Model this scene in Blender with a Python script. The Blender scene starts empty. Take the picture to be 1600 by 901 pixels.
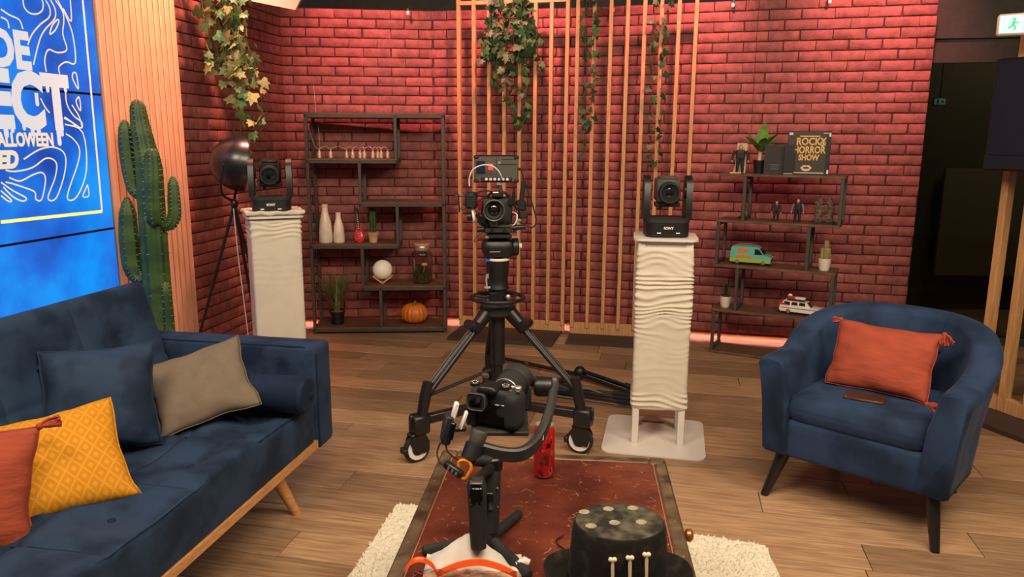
import bpy, bmesh, math, random
from mathutils import Vector, Matrix, noise
random.seed(7)
SC = bpy.context.scene
COL = SC.collection
R = math.radians
PI = math.pi

# ------------------------------------------------------------------ camera, world, big lights
cam_d = bpy.data.cameras.new('camera'); cam = bpy.data.objects.new('camera', cam_d); COL.objects.link(cam)
cam_d.sensor_width = 36.0; cam_d.lens = 36.0 * 1180 / 1600
cam.location = (0, 0, 1.5)
cam.rotation_euler = (Matrix.Rotation(R(90 - 11.1), 3, 'X') @ Matrix.Rotation(R(0.30), 3, 'Z')).to_euler()
cam_d.clip_start = 0.02
SC.camera = cam
SC.view_settings.view_transform = 'Standard'; SC.view_settings.look = 'None'
SC.view_settings.gamma = 1.0; SC.view_settings.exposure = 0.0
SC.view_settings.use_curve_mapping = False
wd = bpy.data.worlds.new('studio_world'); SC.world = wd; wd.use_nodes = True
wd.node_tree.nodes['Background'].inputs[0].default_value = (1.0, 0.80, 0.64, 1)
wd.node_tree.nodes['Background'].inputs[1].default_value = 0.11

def area(name, loc, to, size, power, color, size_y=None, spread=180):
    d = bpy.data.lights.new(name, 'AREA'); o = bpy.data.objects.new(name, d); COL.objects.link(o)
    d.energy = power; d.color = color; d.shape = 'RECTANGLE'; d.size = size; d.size_y = size_y or size; d.spread = R(spread)
    o.location = loc; o.rotation_euler = (Vector(to) - Vector(loc)).to_track_quat('-Z', 'Y').to_euler()
    return o
def spot(name, loc, to, ang, power, color, blend=0.8, rad=0.06):
    d = bpy.data.lights.new(name, 'SPOT'); o = bpy.data.objects.new(name, d); COL.objects.link(o)
    d.energy = power; d.color = color; d.spot_size = R(ang); d.spot_blend = blend; d.shadow_soft_size = rad
    o.location = loc; o.rotation_euler = (Vector(to) - Vector(loc)).to_track_quat('-Z', 'Y').to_euler()
    return o
WARM = (1.0, 0.83, 0.63)
RED = (1.0, 0.29, 0.28)
area('studio_softlight_front', (0.4, 0.9, 3.3), (0.3, 3.2, 0.2), 1.8, 118, WARM, 1.2)
area('studio_softlight_right', (2.3, 1.4, 3.3), (1.1, 4.2, 0.5), 1.0, 72, WARM, 1.0)
area('studio_softlight_left', (-1.5, 1.2, 3.3), (-0.5, 4.2, 0.5), 1.0, 75, WARM, 1.0)
# red wall washers hung from the lighting grid
spot('red_washer_a', (-1.05, 5.05, 3.3), (-1.12, 6.08, 2.15), 60, 250, RED, 1.0)
spot('red_washer_b', (-0.05, 5.15, 3.3), (0.0, 6.1, 2.05), 60, 330, RED, 1.0)
spot('red_washer_c', (1.15, 4.9, 3.3), (1.22, 5.8, 2.15), 60, 250, RED, 1.0)
spot('red_washer_d', (2.35, 4.5, 3.3), (2.55, 5.5, 2.25), 62, 280, RED, 1.0)
spot('orange_washer_left', (-1.3, 4.5, 3.25), (-1.98, 4.55, 1.75), 68, 330, (1.0, 0.42, 0.28))
spot('red_washer_left', (-1.45, 4.1, 3.2), (-2.05, 4.05, 1.9), 52, 70, (1.0, 0.16, 0.10))

# ------------------------------------------------------------------ materials
def lin(c): 
    c = c / 255.0
    return c / 12.92 if c <= 0.04045 else ((c + 0.055) / 1.055) ** 2.4
def rgb(r, g, b): return (lin(r), lin(g), lin(b), 1.0)
MATS = {}
def mat(name, col, rough=0.55, metal=0.0, var=0.0, scale=20.0, stretch=(1, 1, 1), bump=0.0, bscale=None, rnd=0.0,
        sheen=0.0, coat=0.0, emit=0.0, trans=0.0, ior=1.45, col2=None, detail=4.0, spec=0.5, ecol=None, alpha=1.0, lo=0.35, hi=0.65):
    m = bpy.data.materials.new(name); m.use_nodes = True; nt = m.node_tree; N = nt.nodes; L = nt.links
    b = N['Principled BSDF']
    base = rgb(*col)
    b.inputs['Base Color'].default_value = base
    b.inputs['Roughness'].default_value = rough; b.inputs['Metallic'].default_value = metal
    b.inputs['Specular IOR Level'].default_value = spec
    b.inputs['Alpha'].default_value = alpha
    if sheen:
        b.inputs['Sheen Weight'].default_value = sheen; b.inputs['Sheen Roughness'].default_value = 0.35
        b.inputs['Sheen Tint'].default_value = tuple(min(1, x * 2.5 + 0.08) for x in base[:3]) + (1,)
    if coat: b.inputs['Coat Weight'].default_value = coat; b.inputs['Coat Roughness'].default_value = 0.15
    if trans: b.inputs['Transmission Weight'].default_value = trans; b.inputs['IOR'].default_value = ior
    if emit:
        b.inputs['Emission Color'].default_value = rgb(*(ecol or col)); b.inputs['Emission Strength'].default_value = emit
    if var or bump or rnd or col2:
        tc = N.new('ShaderNodeTexCoord'); mp = N.new('ShaderNodeMapping'); oi = N.new('ShaderNodeObjectInfo')
        mul = N.new('ShaderNodeMath'); mul.operation = 'MULTIPLY'; mul.inputs[1].default_value = 37.0
        L.new(oi.outputs['Random'], mul.inputs[0]); 
        mp.inputs['Scale'].default_value = stretch
        L.new(tc.outputs['Object'], mp.inputs['Vector']); L.new(mul.outputs[0], mp.inputs['Location'])
        nz = N.new('ShaderNodeTexNoise'); nz.inputs['Scale'].default_value = scale; nz.inputs['Detail'].default_value = detail
        L.new(mp.outputs[0], nz.inputs['Vector'])
        cr = N.new('ShaderNodeValToRGB'); e = cr.color_ramp.elements
        e[0].position = lo; e[1].position = hi
        c2 = rgb(*col2) if col2 else tuple(min(1, x * (1 + var)) for x in base[:3]) + (1,)
        c1 = base if col2 else tuple(x * (1 - var) for x in base[:3]) + (1,)
        e[0].color = c1; e[1].color = c2
        L.new(nz.outputs['Fac'], cr.inputs['Fac'])
        out = cr.outputs['Color']
        if rnd:
            hs = N.new('ShaderNodeHueSaturation'); mr = N.new('ShaderNodeMapRange')
            mr.inputs['To Min'].default_value = 1 - rnd; mr.inputs['To Max'].default_value = 1 + rnd
            L.new(oi.outputs['Random'], mr.inputs['Value']); L.new(mr.outputs[0], hs.inputs['Value'])
            L.new(out, hs.inputs['Color']); out = hs.outputs['Color']
        L.new(out, b.inputs['Base Color'])
        if bump:
            bn = N.new('ShaderNodeBump'); bn.inputs['Strength'].default_value = bump; bn.inputs['Distance'].default_value = 0.01
            nb = nz
            if bscale:
                nb = N.new('ShaderNodeTexNoise'); nb.inputs['Scale'].default_value = bscale; nb.inputs['Detail'].default_value = 3
                L.new(mp.outputs[0], nb.inputs['Vector'])
            L.new(nb.outputs['Fac'], bn.inputs['Height']); L.new(bn.outputs[0], b.inputs['Normal'])
    MATS[name] = m
    return m
mat('brick', (138, 74, 68), 0.7, var=0.22, scale=16, stretch=(0.216, 1, 1), bump=0.35, bscale=60, rnd=0.16)
mat('mortar', (66, 38, 34), 0.9, var=0.2)
mat('plank', (138, 106, 78), 0.40, col2=(174, 138, 104), scale=6, stretch=(0.9, 14, 1), detail=9, rnd=0.28, bump=0.03)
mat('floor_base', (60, 42, 30), 0.8)
mat('ceiling', (36, 34, 33), 0.9)
mat('black_wall', (60, 55, 50), 0.85, var=0.1)
mat('oak_light', (200, 152, 100), 0.5, col2=(176, 126, 78), scale=9, stretch=(14, 14, 1), detail=6, rnd=0.05)
mat('slat_wood', (222, 168, 136), 0.5, col2=(206, 150, 118), scale=8, stretch=(12, 12, 1), rnd=0.05)
mat('slat_backing', (70, 42, 30), 0.8)
mat('base_board', (62, 46, 40), 0.7, var=0.15, scale=30)
mat('velvet', (22, 36, 56), 0.75, col2=(38, 56, 80), scale=6, sheen=0.45, bump=0.05, bscale=500, detail=5, spec=0.2, lo=0.40, hi=0.56)
mat('velvet_chair', (26, 40, 62), 0.75, col2=(40, 58, 86), scale=6, sheen=0.45, bump=0.05, bscale=500, detail=5, spec=0.2, lo=0.38, hi=0.58)
mat('velvet_dark', (16, 28, 48), 0.75, col2=(22, 38, 64), scale=8, sheen=0.35, spec=0.2)
mat('rust_cloth', (154, 70, 50), 0.9, var=0.12, scale=14, bump=0.55, bscale=22, stretch=(0.6, 1.6, 1), sheen=0.1, spec=0.2)
mat('rust_tassel', (150, 58, 40), 0.9, var=0.25, scale=90)
mat('taupe_cloth', (112, 98, 82), 0.9, var=0.08, scale=14, bump=0.35, bscale=20, spec=0.2)
mat('light_wood', (206, 150, 96), 0.5, col2=(186, 128, 78), scale=8, stretch=(3, 3, 14))
mat('black_leg', (22, 19, 17), 0.35, coat=0.2)
mat('shelf_metal', (74, 68, 60), 0.5, metal=0.3, var=0.1)
mat('shelf_wood', (112, 78, 54), 0.55, col2=(82, 58, 42), scale=10, stretch=(1, 8, 1), detail=6)
mat('white_cloth', (200, 188, 168), 0.85, var=0.05, scale=8)
mat('white_paint', (210, 200, 190), 0.4)
mat('black_plastic', (20, 20, 20), 0.42, var=0.15, scale=60)
mat('black_matte', (27, 26, 25), 0.7, var=0.2, scale=40)
mat('black_gloss', (10, 10, 11), 0.12, coat=0.5)
mat('dark_metal', (44, 42, 40), 0.35, metal=0.6)
mat('gunmetal', (92, 88, 80), 0.4, metal=0.5)
mat('steel', (190, 182, 170), 0.32, metal=0.7)
mat('lens_glass', (6, 7, 10), 0.04, coat=1.0, spec=0.9)
mat('rubber', (24, 24, 24), 0.8)
mat('grey_plastic', (150, 146, 140), 0.5)
mat('white_plastic', (226, 220, 212), 0.45)
mat('cactus_skin', (38, 64, 32), 0.5, col2=(62, 86, 42), scale=5, stretch=(1, 1, 3), spec=0.4)
mat('cactus_spine', (150, 146, 100), 0.6)
mat('leaf_green', (66, 100, 52), 0.55, var=0.35, scale=6, rnd=0.3)
mat('leaf_dark', (46, 78, 42), 0.55, var=0.35, scale=6, rnd=0.3)
mat('leaf_lamp_tint', (132, 132, 76), 0.55, var=0.3, scale=10, rnd=0.3)  # ivy leaf with the lamp's pale cast put into its colour
mat('leaf_bright', (92, 138, 52), 0.5, var=0.25, scale=30)
mat('vine_stem', (70, 74, 44), 0.7)
mat('grass_blade', (112, 112, 68), 0.6, var=0.3, scale=20)
mat('rug', (226, 214, 190), 0.95, var=0.07, scale=30, bump=0.8, bscale=110)
mat('pumpkin_skin', (206, 112, 30), 0.45, var=0.15, scale=8)
mat('pumpkin_stem', (112, 96, 62), 0.8)
mat('ceramic', (222, 208, 186), 0.35, col2=(196, 180, 158), scale=9, lo=0.5, hi=0.75)
mat('terracotta', (176, 120, 80), 0.85, col2=(206, 170, 136), scale=14)
mat('moon', (228, 218, 196), 0.5, emit=0.12, var=0.06, scale=25, bump=0.1)
mat('cork', (186, 136, 92), 0.8, var=0.15, scale=60)
mat('moss', (66, 70, 36), 0.9, var=0.5, scale=40)
mat('red_lacquer', (206, 26, 40), 0.25, coat=0.6)
mat('pale_inlay', (226, 214, 196), 0.5)
mat('soil_pebble', (150, 120, 96), 0.9, var=0.5, scale=120)
mat('trunk_leather', (72, 30, 22), 0.34, col2=(112, 54, 36), scale=6, bump=0.12, bscale=60, detail=8, coat=0.15)
mat('trunk_edge', (112, 92, 68), 0.5, col2=(62, 46, 32), scale=14, detail=7, metal=0.15, stretch=(1, 1, 1))
mat('brass', (176, 122, 72), 0.35, metal=0.7)
mat('scratch', (150, 112, 84), 0.6)
mat('hat_felt', (28, 25, 22), 0.92, col2=(58, 52, 44), scale=26, detail=8, lo=0.5, hi=0.8, sheen=0.2, spec=0.2)
mat('hat_dust', (128, 120, 96), 0.95, col2=(150, 142, 118), scale=60)
mat('hat_band', (16, 14, 12), 0.5)
mat('bone', (222, 200, 168), 0.5)
mat('can_red', (196, 28, 32), 0.28, metal=0.35, coat=0.4)
mat('can_dark_red', (120, 14, 20), 0.3, metal=0.2)
mat('orange_plastic', (238, 92, 30), 0.35, trans=0.15)
mat('orange_clip', (240, 150, 30), 0.4)
mat('tissue', (206, 196, 182), 0.75, var=0.04, scale=10)
mat('board_dark', (40, 34, 32), 0.6)
mat('tan_card', (206, 176, 128), 0.7, var=0.1)
mat('gold_print', (226, 176, 96), 0.5)
mat('white_print', (224, 214, 200), 0.6)
mat('lip_print', (222, 186, 150), 0.5)
mat('box_olive', (58, 50, 36), 0.5)
mat('box_black', (16, 15, 15), 0.5)
mat('book_plum', (54, 40, 42), 0.55)
mat('page', (206, 190, 160), 0.8)
mat('toy_teal', (96, 172, 160), 0.35, coat=0.3)
mat('toy_lime', (150, 176, 56), 0.35, coat=0.3)
mat('toy_orange', (214, 112, 40), 0.4)
mat('toy_white', (230, 220, 204), 0.35, coat=0.3)
mat('toy_red', (190, 40, 34), 0.4)
mat('toy_glass', (26, 34, 40), 0.15)
mat('toy_black', (24, 22, 22), 0.6)
mat('toy_skin', (196, 150, 116), 0.6)
mat('toy_grey', (110, 104, 98), 0.6)
mat('stone_dark', (96, 80, 64), 0.85, var=0.4, scale=60)
mat('wagon_chrome', (190, 184, 176), 0.25, metal=0.8)
mat('blue_tape', (40, 84, 190), 0.4)
mat('cream', (216, 206, 190), 0.5)
mat('red_tape', (222, 74, 70), 0.6)
mat('cable_white', (206, 210, 214), 0.5)
mat('teal_clip', (90, 150, 130), 0.5)
mat('screen_off', (24, 32, 46), 0.25, coat=0.3)
mat('sign_white', (222, 200, 170), 0.5)
mat('sign_glow', (150, 240, 226), 0.4, emit=1.3)
mat('sign_green', (30, 190, 60), 0.4, emit=1.2)
mat('exit_blue', (130, 190, 220), 0.4, emit=0.9)
mat('led_pink', (255, 146, 138), 0.5, emit=55.0)
mat('led_white', (255, 240, 230), 0.5, emit=1.0)
mat('bulb', (240, 228, 210), 0.3)
mat('ceiling_board', (206, 184, 166), 0.7)
mat('dome_shell', (22, 24, 30), 0.32, coat=0.2)
mat('dome_inner', (178, 150, 130), 0.4)
mat('string_wire', (206, 190, 160), 0.4, metal=0.3)
mat('filament', (236, 210, 170), 0.4, emit=0.5)

def glass_mat(name, col, rough=0.02, alpha_mix=0.82, dark=False):
    m = bpy.data.materials.new(name); m.use_nodes = True; nt = m.node_tree; N = nt.nodes; L = nt.links
    for n in list(N): N.remove(n)
    out = N.new('ShaderNodeOutputMaterial'); mx = N.new('ShaderNodeMixShader'); tr = N.new('ShaderNodeBsdfTransparent')
    gl = N.new('ShaderNodeBsdfGlossy'); fr = N.new('ShaderNodeLayerWeight'); fr.inputs['Blend'].default_value = alpha_mix
    tr.inputs['Color'].default_value = rgb(*col); gl.inputs['Roughness'].default_value = rough
    mr = N.new('ShaderNodeMath'); mr.operation = 'MULTIPLY'; mr.inputs[1].default_value = 0.6
    L.new(fr.outputs['Facing'], mr.inputs[0])
    L.new(mr.outputs[0], mx.inputs[0]); L.new(tr.outputs[0], mx.inputs[1]); L.new(gl.outputs[0], mx.inputs[2]); L.new(mx.outputs[0], out.inputs[0])
    MATS[name] = m
glass_mat('jar_glass', (232, 226, 214), 0.04, 0.5)
glass_mat('dark_glass', (150, 146, 132), 0.06, 0.12)
mat('bottle_glass', (226, 190, 168), 0.12, alpha=0.45, coat=0.5)
glass_mat('clear_film', (244, 226, 214), 0.08, 0.45)

def screen_mat():
    m = bpy.data.materials.new('screen_blue'); m.use_nodes = True; nt = m.node_tree; N = nt.nodes; L = nt.links
    b = N['Principled BSDF']; b.inputs['Base Color'].default_value = (0.002, 0.004, 0.01, 1); b.inputs['Roughness'].default_value = 0.35
    tc = N.new('ShaderNodeTexCoord'); nz = N.new('ShaderNodeTexNoise'); nz.inputs['Scale'].default_value = 2.6; nz.inputs['Detail'].default_value = 6
    cr = N.new('ShaderNodeValToRGB'); e = cr.color_ramp.elements
    e[0].position = 0.32; e[0].color = rgb(22, 70, 168); e[1].position = 0.66; e[1].color = rgb(16, 150, 250)
    x = cr.color_ramp.elements.new(0.48); x.color = rgb(22, 108, 222)
    gm = N.new('ShaderNodeNewGeometry')
    L.new(gm.outputs['Position'], nz.inputs['Vector'])
    L.new(nz.outputs['Fac'], cr.inputs['Fac']); L.new(cr.outputs[0], b.inputs['Emission Color']); b.inputs['Emission Strength'].default_value = 1.0
    MATS['screen_blue'] = m
screen_mat()
mat('graphic_pale', (190, 200, 214), 0.5, emit=0.55)
mat('graphic_line', (206, 204, 190), 0.5, emit=0.55)
mat('graphic_gold', (236, 210, 120), 0.5, emit=0.9)

def mustard():
    m = mat('mustard_velvet', (214, 146, 28), 0.8, var=0.06, scale=10, sheen=0.2, spec=0.2)
    nt = m.node_tree; N = nt.nodes; L = nt.links; b = N['Principled BSDF']
    # woven diamond trellis: base colour differs between ribbing and ground
    tc = N.new('ShaderNodeTexCoord'); sp = N.new('ShaderNodeSeparateXYZ'); L.new(tc.outputs['Object'], sp.inputs[0])
    def mth(op, a, bb=None):
        n = N.new('ShaderNodeMath'); n.operation = op
        for i, v in enumerate((a, bb)):
            if v is None: continue
            if isinstance(v, (int, float)): n.inputs[i].default_value = v
            else: L.new(v, n.inputs[i])
        return n.outputs[0]
    s = mth('ADD', sp.outputs[0], mth('MULTIPLY', sp.outputs[1], 0.75)); d = mth('SUBTRACT', sp.outputs[0], mth('MULTIPLY', sp.outputs[1], 0.75))
    def tri(v): return mth('ABSOLUTE', mth('SUBTRACT', mth('FRACT', mth('MULTIPLY', v, 23.0)), 0.5))
    a, c = tri(s), tri(d)
    line = mth('GREATER_THAN', mth('MAXIMUM', a, c), 0.42)
    dot = mth('LESS_THAN', mth('MAXIMUM', a, c), 0.17)
    f = mth('MAXIMUM', line, dot)
    mx = N.new('ShaderNodeMix'); mx.data_type = 'RGBA'; mx.inputs['A'].default_value = rgb(192, 124, 24); mx.inputs['B'].default_value = rgb(204, 142, 40)
    L.new(f, mx.inputs['Factor']); L.new(mx.outputs['Result'], b.inputs['Base Color'])
    bn = N.new('ShaderNodeBump'); bn.inputs['Strength'].default_value = 0.5; bn.inputs['Distance'].default_value = 0.006
    L.new(f, bn.inputs['Height']); L.new(bn.outputs[0], b.inputs['Normal'])
mustard()

# ------------------------------------------------------------------ mesh builder
def T(loc=(0, 0, 0), rx=0, ry=0, rz=0, s=None):
    m = Matrix.Translation(loc) @ Matrix.Rotation(R(rz), 4, 'Z') @ Matrix.Rotation(R(ry), 4, 'Y') @ Matrix.Rotation(R(rx), 4, 'X')
    if s is not None:
        if isinstance(s, (int, float)): s = (s, s, s)
        m = m @ Matrix.Diagonal((s[0], s[1], s[2], 1))
    return m
class MB:
    def __init__(self): self.v = []; self.f = []
    def add(self, vs, fs, M=None):
        o = len(self.v)
        for p in vs:
            p = Vector(p)
            self.v.append(tuple(M @ p) if M is not None else tuple(p))
        flip = M is not None and M.to_3x3().determinant() < 0
        for f in fs:
            f = [i + o for i in f]
            self.f.append(f[::-1] if flip else f)
        return self
    def box(self, c, s, M=None, taper=None):
        x, y, z = [k / 2 for k in s]; tx, ty = taper or (1, 1)
        vs = [(c[0] + i * x * (tx if k > 0 else 1), c[1] + j * y * (ty if k > 0 else 1), c[2] + k * z) for k in (-1, 1) for j in (-1, 1) for i in (-1, 1)]
        return self.add(vs, [(0, 2, 3, 1), (4, 5, 7, 6), (0, 1, 5, 4), (2, 6, 7, 3), (0, 4, 6, 2), (1, 3, 7, 5)], M)
    def bbox(self, c, s, b=0.004, M=None):     # chamfered box
        x, y, z = [k / 2 for k in s]; b = min(b, x * .9, y * .9, z * .9)
        vs = []; idx = {}
        for k in (-1, 1):
            for j in (-1, 1):
                for i in (-1, 1):
                    idx[(i, j, k)] = len(vs)
                    vs += [(c[0] + i * x, c[1] + j * (y - b), c[2] + k * (z - b)), (c[0] + i * (x - b), c[1] + j * y, c[2] + k * (z - b)), (c[0] + i * (x - b), c[1] + j * (y - b), c[2] + k * z)]
        g = lambda i, j, k, a: idx[(i, j, k)] + a
        fs = []
        for i in (-1, 1):
            q = [g(i, -1, -1, 0), g(i, 1, -1, 0), g(i, 1, 1, 0), g(i, -1, 1, 0)]; fs.append(q if i > 0 else q[::-1])
            q = [g(-1, i, -1, 1), g(1, i, -1, 1), g(1, i, 1, 1), g(-1, i, 1, 1)]; fs.append(q[::-1] if i > 0 else q)
            q = [g(-1, -1, i, 2), g(1, -1, i, 2), g(1, 1, i, 2), g(-1, 1, i, 2)]; fs.append(q if i > 0 else q[::-1])
        for a in (-1, 1):
            for c2 in (-1, 1):
                q = [g(a, c2, -1, 0), g(a, c2, -1, 1), g(a, c2, 1, 1), g(a, c2, 1, 0)]; fs.append(q if a * c2 > 0 else q[::-1])
                q = [g(a, -1, c2, 0), g(a, -1, c2, 2), g(a, 1, c2, 2), g(a, 1, c2, 0)]; fs.append(q[::-1] if a * c2 < 0 else q); 
                q = [g(-1, a, c2, 1), g(-1, a, c2, 2), g(1, a, c2, 2), g(1, a, c2, 1)]; fs.append(q if a * c2 < 0 else q[::-1])
                for k in (-1, 1):
                    pass
        for i in (-1, 1):
            for j in (-1, 1):
                for k in (-1, 1):
                    q = [g(i, j, k, 0), g(i, j, k, 1), g(i, j, k, 2)]; fs.append(q if i * j * k > 0 else q[::-1])
        return self.add(vs, fs, M)
    def cyl(self, p0, p1, r0, r1=None, n=14, M=None):
        return self.tube([p0, p1], [r0, r0 if r1 is None else r1], n, M=M)
    def tube(self, pts, r, n=8, closed=False, M=None, cap=True, flat=1.0):
        pts = [Vector(p) for p in pts]; k = len(pts)
        rs = [r] * k if isinstance(r, (int, float)) else r
        tan = []
        for i in range(k):
            if closed: t = pts[(i + 1) % k] - pts[i - 1]
            else: t = pts[min(i + 1, k - 1)] - pts[max(i - 1, 0)]
            tan.append(t.normalized() if t.length > 1e-9 else Vector((0, 0, 1)))
        up = Vector((0, 0, 1)) if abs(tan[0].z) < 0.9 else Vector((0, 1, 0))
        nrm = (up - tan[0] * up.dot(tan[0])).normalized()
        vs = []; fs = []
        for i in range(k):
            nrm = nrm - tan[i] * nrm.dot(tan[i])
            nrm = nrm.normalized() if nrm.length > 1e-6 else tan[i].orthogonal().normalized()
            bi = tan[i].cross(nrm)
            for j in range(n):
                a = 2 * PI * j / n
                vs.append(pts[i] + nrm * (math.cos(a) * rs[i]) + bi * (math.sin(a) * rs[i] * flat))
        for i in range(k if closed else k - 1):
            for j in range(n):
                a, b = i * n + j, i * n + (j + 1) % n
                c, d = ((i + 1) % k) * n + (j + 1) % n, ((i + 1) % k) * n + j
                fs.append((a, b, c, d))
        if cap and not closed:
            fs.append(tuple(range(n))[::-1]); fs.append(tuple((k - 1) * n + j for j in range(n)))
        return self.add(vs, fs, M)
    def lathe(self, prof, n=24, M=None, caps=True):
        vs = []; fs = []; k = len(prof)
        for (r, z) in prof:
            for j in range(n):
                a = 2 * PI * j / n; vs.append((r * math.cos(a), r * math.sin(a), z))
        for i in range(k - 1):
            for j in range(n):
                fs.append((i * n + j, i * n + (j + 1) % n, (i + 1) * n + (j + 1) % n, (i + 1) * n + j))
        if caps:
            if prof[0][0] > 1e-6: fs.append(tuple(range(n))[::-1])
            if prof[-1][0] > 1e-6: fs.append(tuple((k - 1) * n + j for j in range(n)))
        return self.add(vs, fs, M)
    def ell(self, c, r, nu=16, nv=10, M=None):
        if isinstance(r, (int, float)): r = (r, r, r)
        vs = [(c[0], c[1], c[2] - r[2])]; fs = []
        for i in range(1, nv):
            p = -PI / 2 + PI * i / nv
            for j in range(nu):
                a = 2 * PI * j / nu
                vs.append((c[0] + r[0] * math.cos(p) * math.cos(a), c[1] + r[1] * math.cos(p) * math.sin(a), c[2] + r[2] * math.sin(p)))
        vs.append((c[0], c[1], c[2] + r[2])); l = len(vs) - 1
        for j in range(nu):
            fs.append((0, 1 + (j + 1) % nu, 1 + j)); fs.append((l, 1 + (nv - 2) * nu + j, 1 + (nv - 2) * nu + (j + 1) % nu))
        for i in range(nv - 2):
            for j in range(nu):
                fs.append((1 + i * nu + j, 1 + i * nu + (j + 1) % nu, 1 + (i + 1) * nu + (j + 1) % nu, 1 + (i + 1) * nu + j))
        return self.add(vs, fs, M)
    def prism(self, poly, z0, z1, M=None):    # poly ccw in xy
        n = len(poly)
        ar = sum(poly[i][0] * poly[(i + 1) % n][1] - poly[(i + 1) % n][0] * poly[i][1] for i in range(n))
        if ar < 0: poly = poly[::-1]
        vs = [(p[0], p[1], z0) for p in poly] + [(p[0], p[1], z1) for p in poly]
        fs = [tuple(range(n))[::-1], tuple(range(n, 2 * n))] + [(i, (i + 1) % n, n + (i + 1) % n, n + i) for i in range(n)]
        return self.add(vs, fs, M)
    def soft(self, c, s, rad, seg=(8, 8, 4), fn=None, M=None):   # rounded, subdivided box, points can be moved by fn(p)->p (local to box centre)
        hx, hy, hz = [k / 2 for k in s]; idx = {}; vs = []; fs = []
        def coords(h, n):
            r = min(rad, h)
            if h - r < 1e-6: ins = [0.0]
            else: ins = [-(h - r) + 2 * (h - r) * i / n for i in range(n + 1)]
            cs = [-h + r * (1 - math.cos(t)) if False else -h + r * (1 - math.sin(t)) for t in (PI / 2, PI / 4)] 
            return [-h, -h + r * 0.3] + ins + [h - r * 0.3, h]
        cx, cy, cz = coords(hx, seg[0]), coords(hy, seg[1]), coords(hz, seg[2])
        def vid(i, j, k):
            key = (i, j, k)
            if key in idx: return idx[key]
            p = Vector((cx[i], cy[j], cz[k])); r = min(rad, hx, hy, hz)
            q = Vector((max(-hx + r, min(hx - r, p.x)), max(-hy + r, min(hy - r, p.y)), max(-hz + r, min(hz - r, p.z))))
            d = p - q
            if d.length > 1e-9: p = q + d.normalized() * r
            if fn: p = Vector(fn(p))
            idx[key] = len(vs); vs.append(p + Vector(c)); return idx[key]
        I, J, K = len(cx) - 1, len(cy) - 1, len(cz) - 1
        for i in range(I):
            for j in range(J):
                fs.append((vid(i, j, 0), vid(i, j + 1, 0), vid(i + 1, j + 1, 0), vid(i + 1, j, 0)))
                fs.append((vid(i, j, K), vid(i + 1, j, K), vid(i + 1, j + 1, K), vid(i, j + 1, K)))
        for i in range(I):
            for k in range(K):
                fs.append((vid(i, 0, k), vid(i + 1, 0, k), vid(i + 1, 0, k + 1), vid(i, 0, k + 1)))
                fs.append((vid(i, J, k), vid(i, J, k + 1), vid(i + 1, J, k + 1), vid(i + 1, J, k)))
        for j in range(J):
            for k in range(K):
                fs.append((vid(0, j, k), vid(0, j, k + 1), vid(0, j + 1, k + 1), vid(0, j + 1, k)))
                fs.append((vid(I, j, k), vid(I, j + 1, k), vid(I, j + 1, k + 1), vid(I, j, k + 1)))
        return self.add(vs, fs, M)
    def quad(self, a, b, c, d, M=None): return self.add([a, b, c, d], [(0, 1, 2, 3)], M)
    def mesh(self, name, material, ang=38):
        me = bpy.data.meshes.new(name); me.from_pydata(self.v, [], self.f)
        me.materials.append(MATS[material] if isinstance(material, str) else material)
        bm = bmesh.new(); bm.from_mesh(me); bmesh.ops.recalc_face_normals(bm, faces=bm.faces); bm.to_mesh(me); bm.free()
        me.polygons.foreach_set('use_smooth', [True] * len(me.polygons))
        me.update()
        try: me.set_sharp_from_angle(angle=R(ang))
        except Exception: pass
        return me
    def build(self, name, material, parent=None, M=None, ang=38, label=None, kind=None):
        o = bpy.data.objects.new(name, self.mesh(name, material, ang)); COL.objects.link(o)
        if M is not None: o.matrix_basis = M
        if parent is not None: o.parent = parent
        if label: o['label'] = label
        if kind: o['kind'] = kind
        return o
def tag(o, label, cat, group=None):
    o['label'] = label; o['category'] = cat
    if group: o['group'] = group
    return o
def thing(name, label, cat, loc=(0, 0, 0), rz=0.0, group=None):
    o = bpy.data.objects.new(name, None); COL.objects.link(o); o.empty_display_size = 0.05
    o.location = loc; o.rotation_euler = (0, 0, R(rz)); return tag(o, label, cat, group)
def struct(o): o['kind'] = 'structure'; return o
def link_mesh(name, me, parent=None, M=None):
    o = bpy.data.objects.new(name, me); COL.objects.link(o)
    if M is not None: o.matrix_basis = M
    if parent is not None: o.parent = parent
    return o
def arc(c, r, a0, a1, n, plane='xz', r2=None):
    out = []
    for i in range(n + 1):
        a = R(a0 + (a1 - a0) * i / n); u, v = r * math.cos(a), (r2 or r) * math.sin(a)
        out.append({'xz': (c[0] + u, c[1], c[2] + v), 'xy': (c[0] + u, c[1] + v, c[2]), 'yz': (c[0], c[1] + u, c[2] + v)}[plane])
    return out
def rrect(w, h, r, n=5):
    pts = []
    for cx, cy, a in ((w / 2 - r, h / 2 - r, 0), (-w / 2 + r, h / 2 - r, 90), (-w / 2 + r, -h / 2 + r, 180), (w / 2 - r, -h / 2 + r, 270)):
        for i in range(n + 1):
            t = R(a + 90 * i / n); pts.append((cx + r * math.cos(t), cy + r * math.sin(t)))
    return pts
def smooth_path(pts, n=6):
    P = [Vector(p) for p in pts]; out = []
    for i in range(len(P) - 1):
        p0, p1, p2, p3 = P[max(i - 1, 0)], P[i], P[i + 1], P[min(i + 2, len(P) - 1)]
        for j in range(n):
            t = j / n
            out.append(0.5 * ((2 * p1) + (p2 - p0) * t + (2 * p0 - 5 * p1 + 4 * p2 - p3) * t * t + (3 * p1 - p0 - 3 * p2 + p3) * t ** 3))
    out.append(P[-1]); return out
def nz(p, s=1.0, seed=0.0): return noise.noise(Vector(p) * s + Vector((seed, seed * 1.7, seed * .3)))
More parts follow.
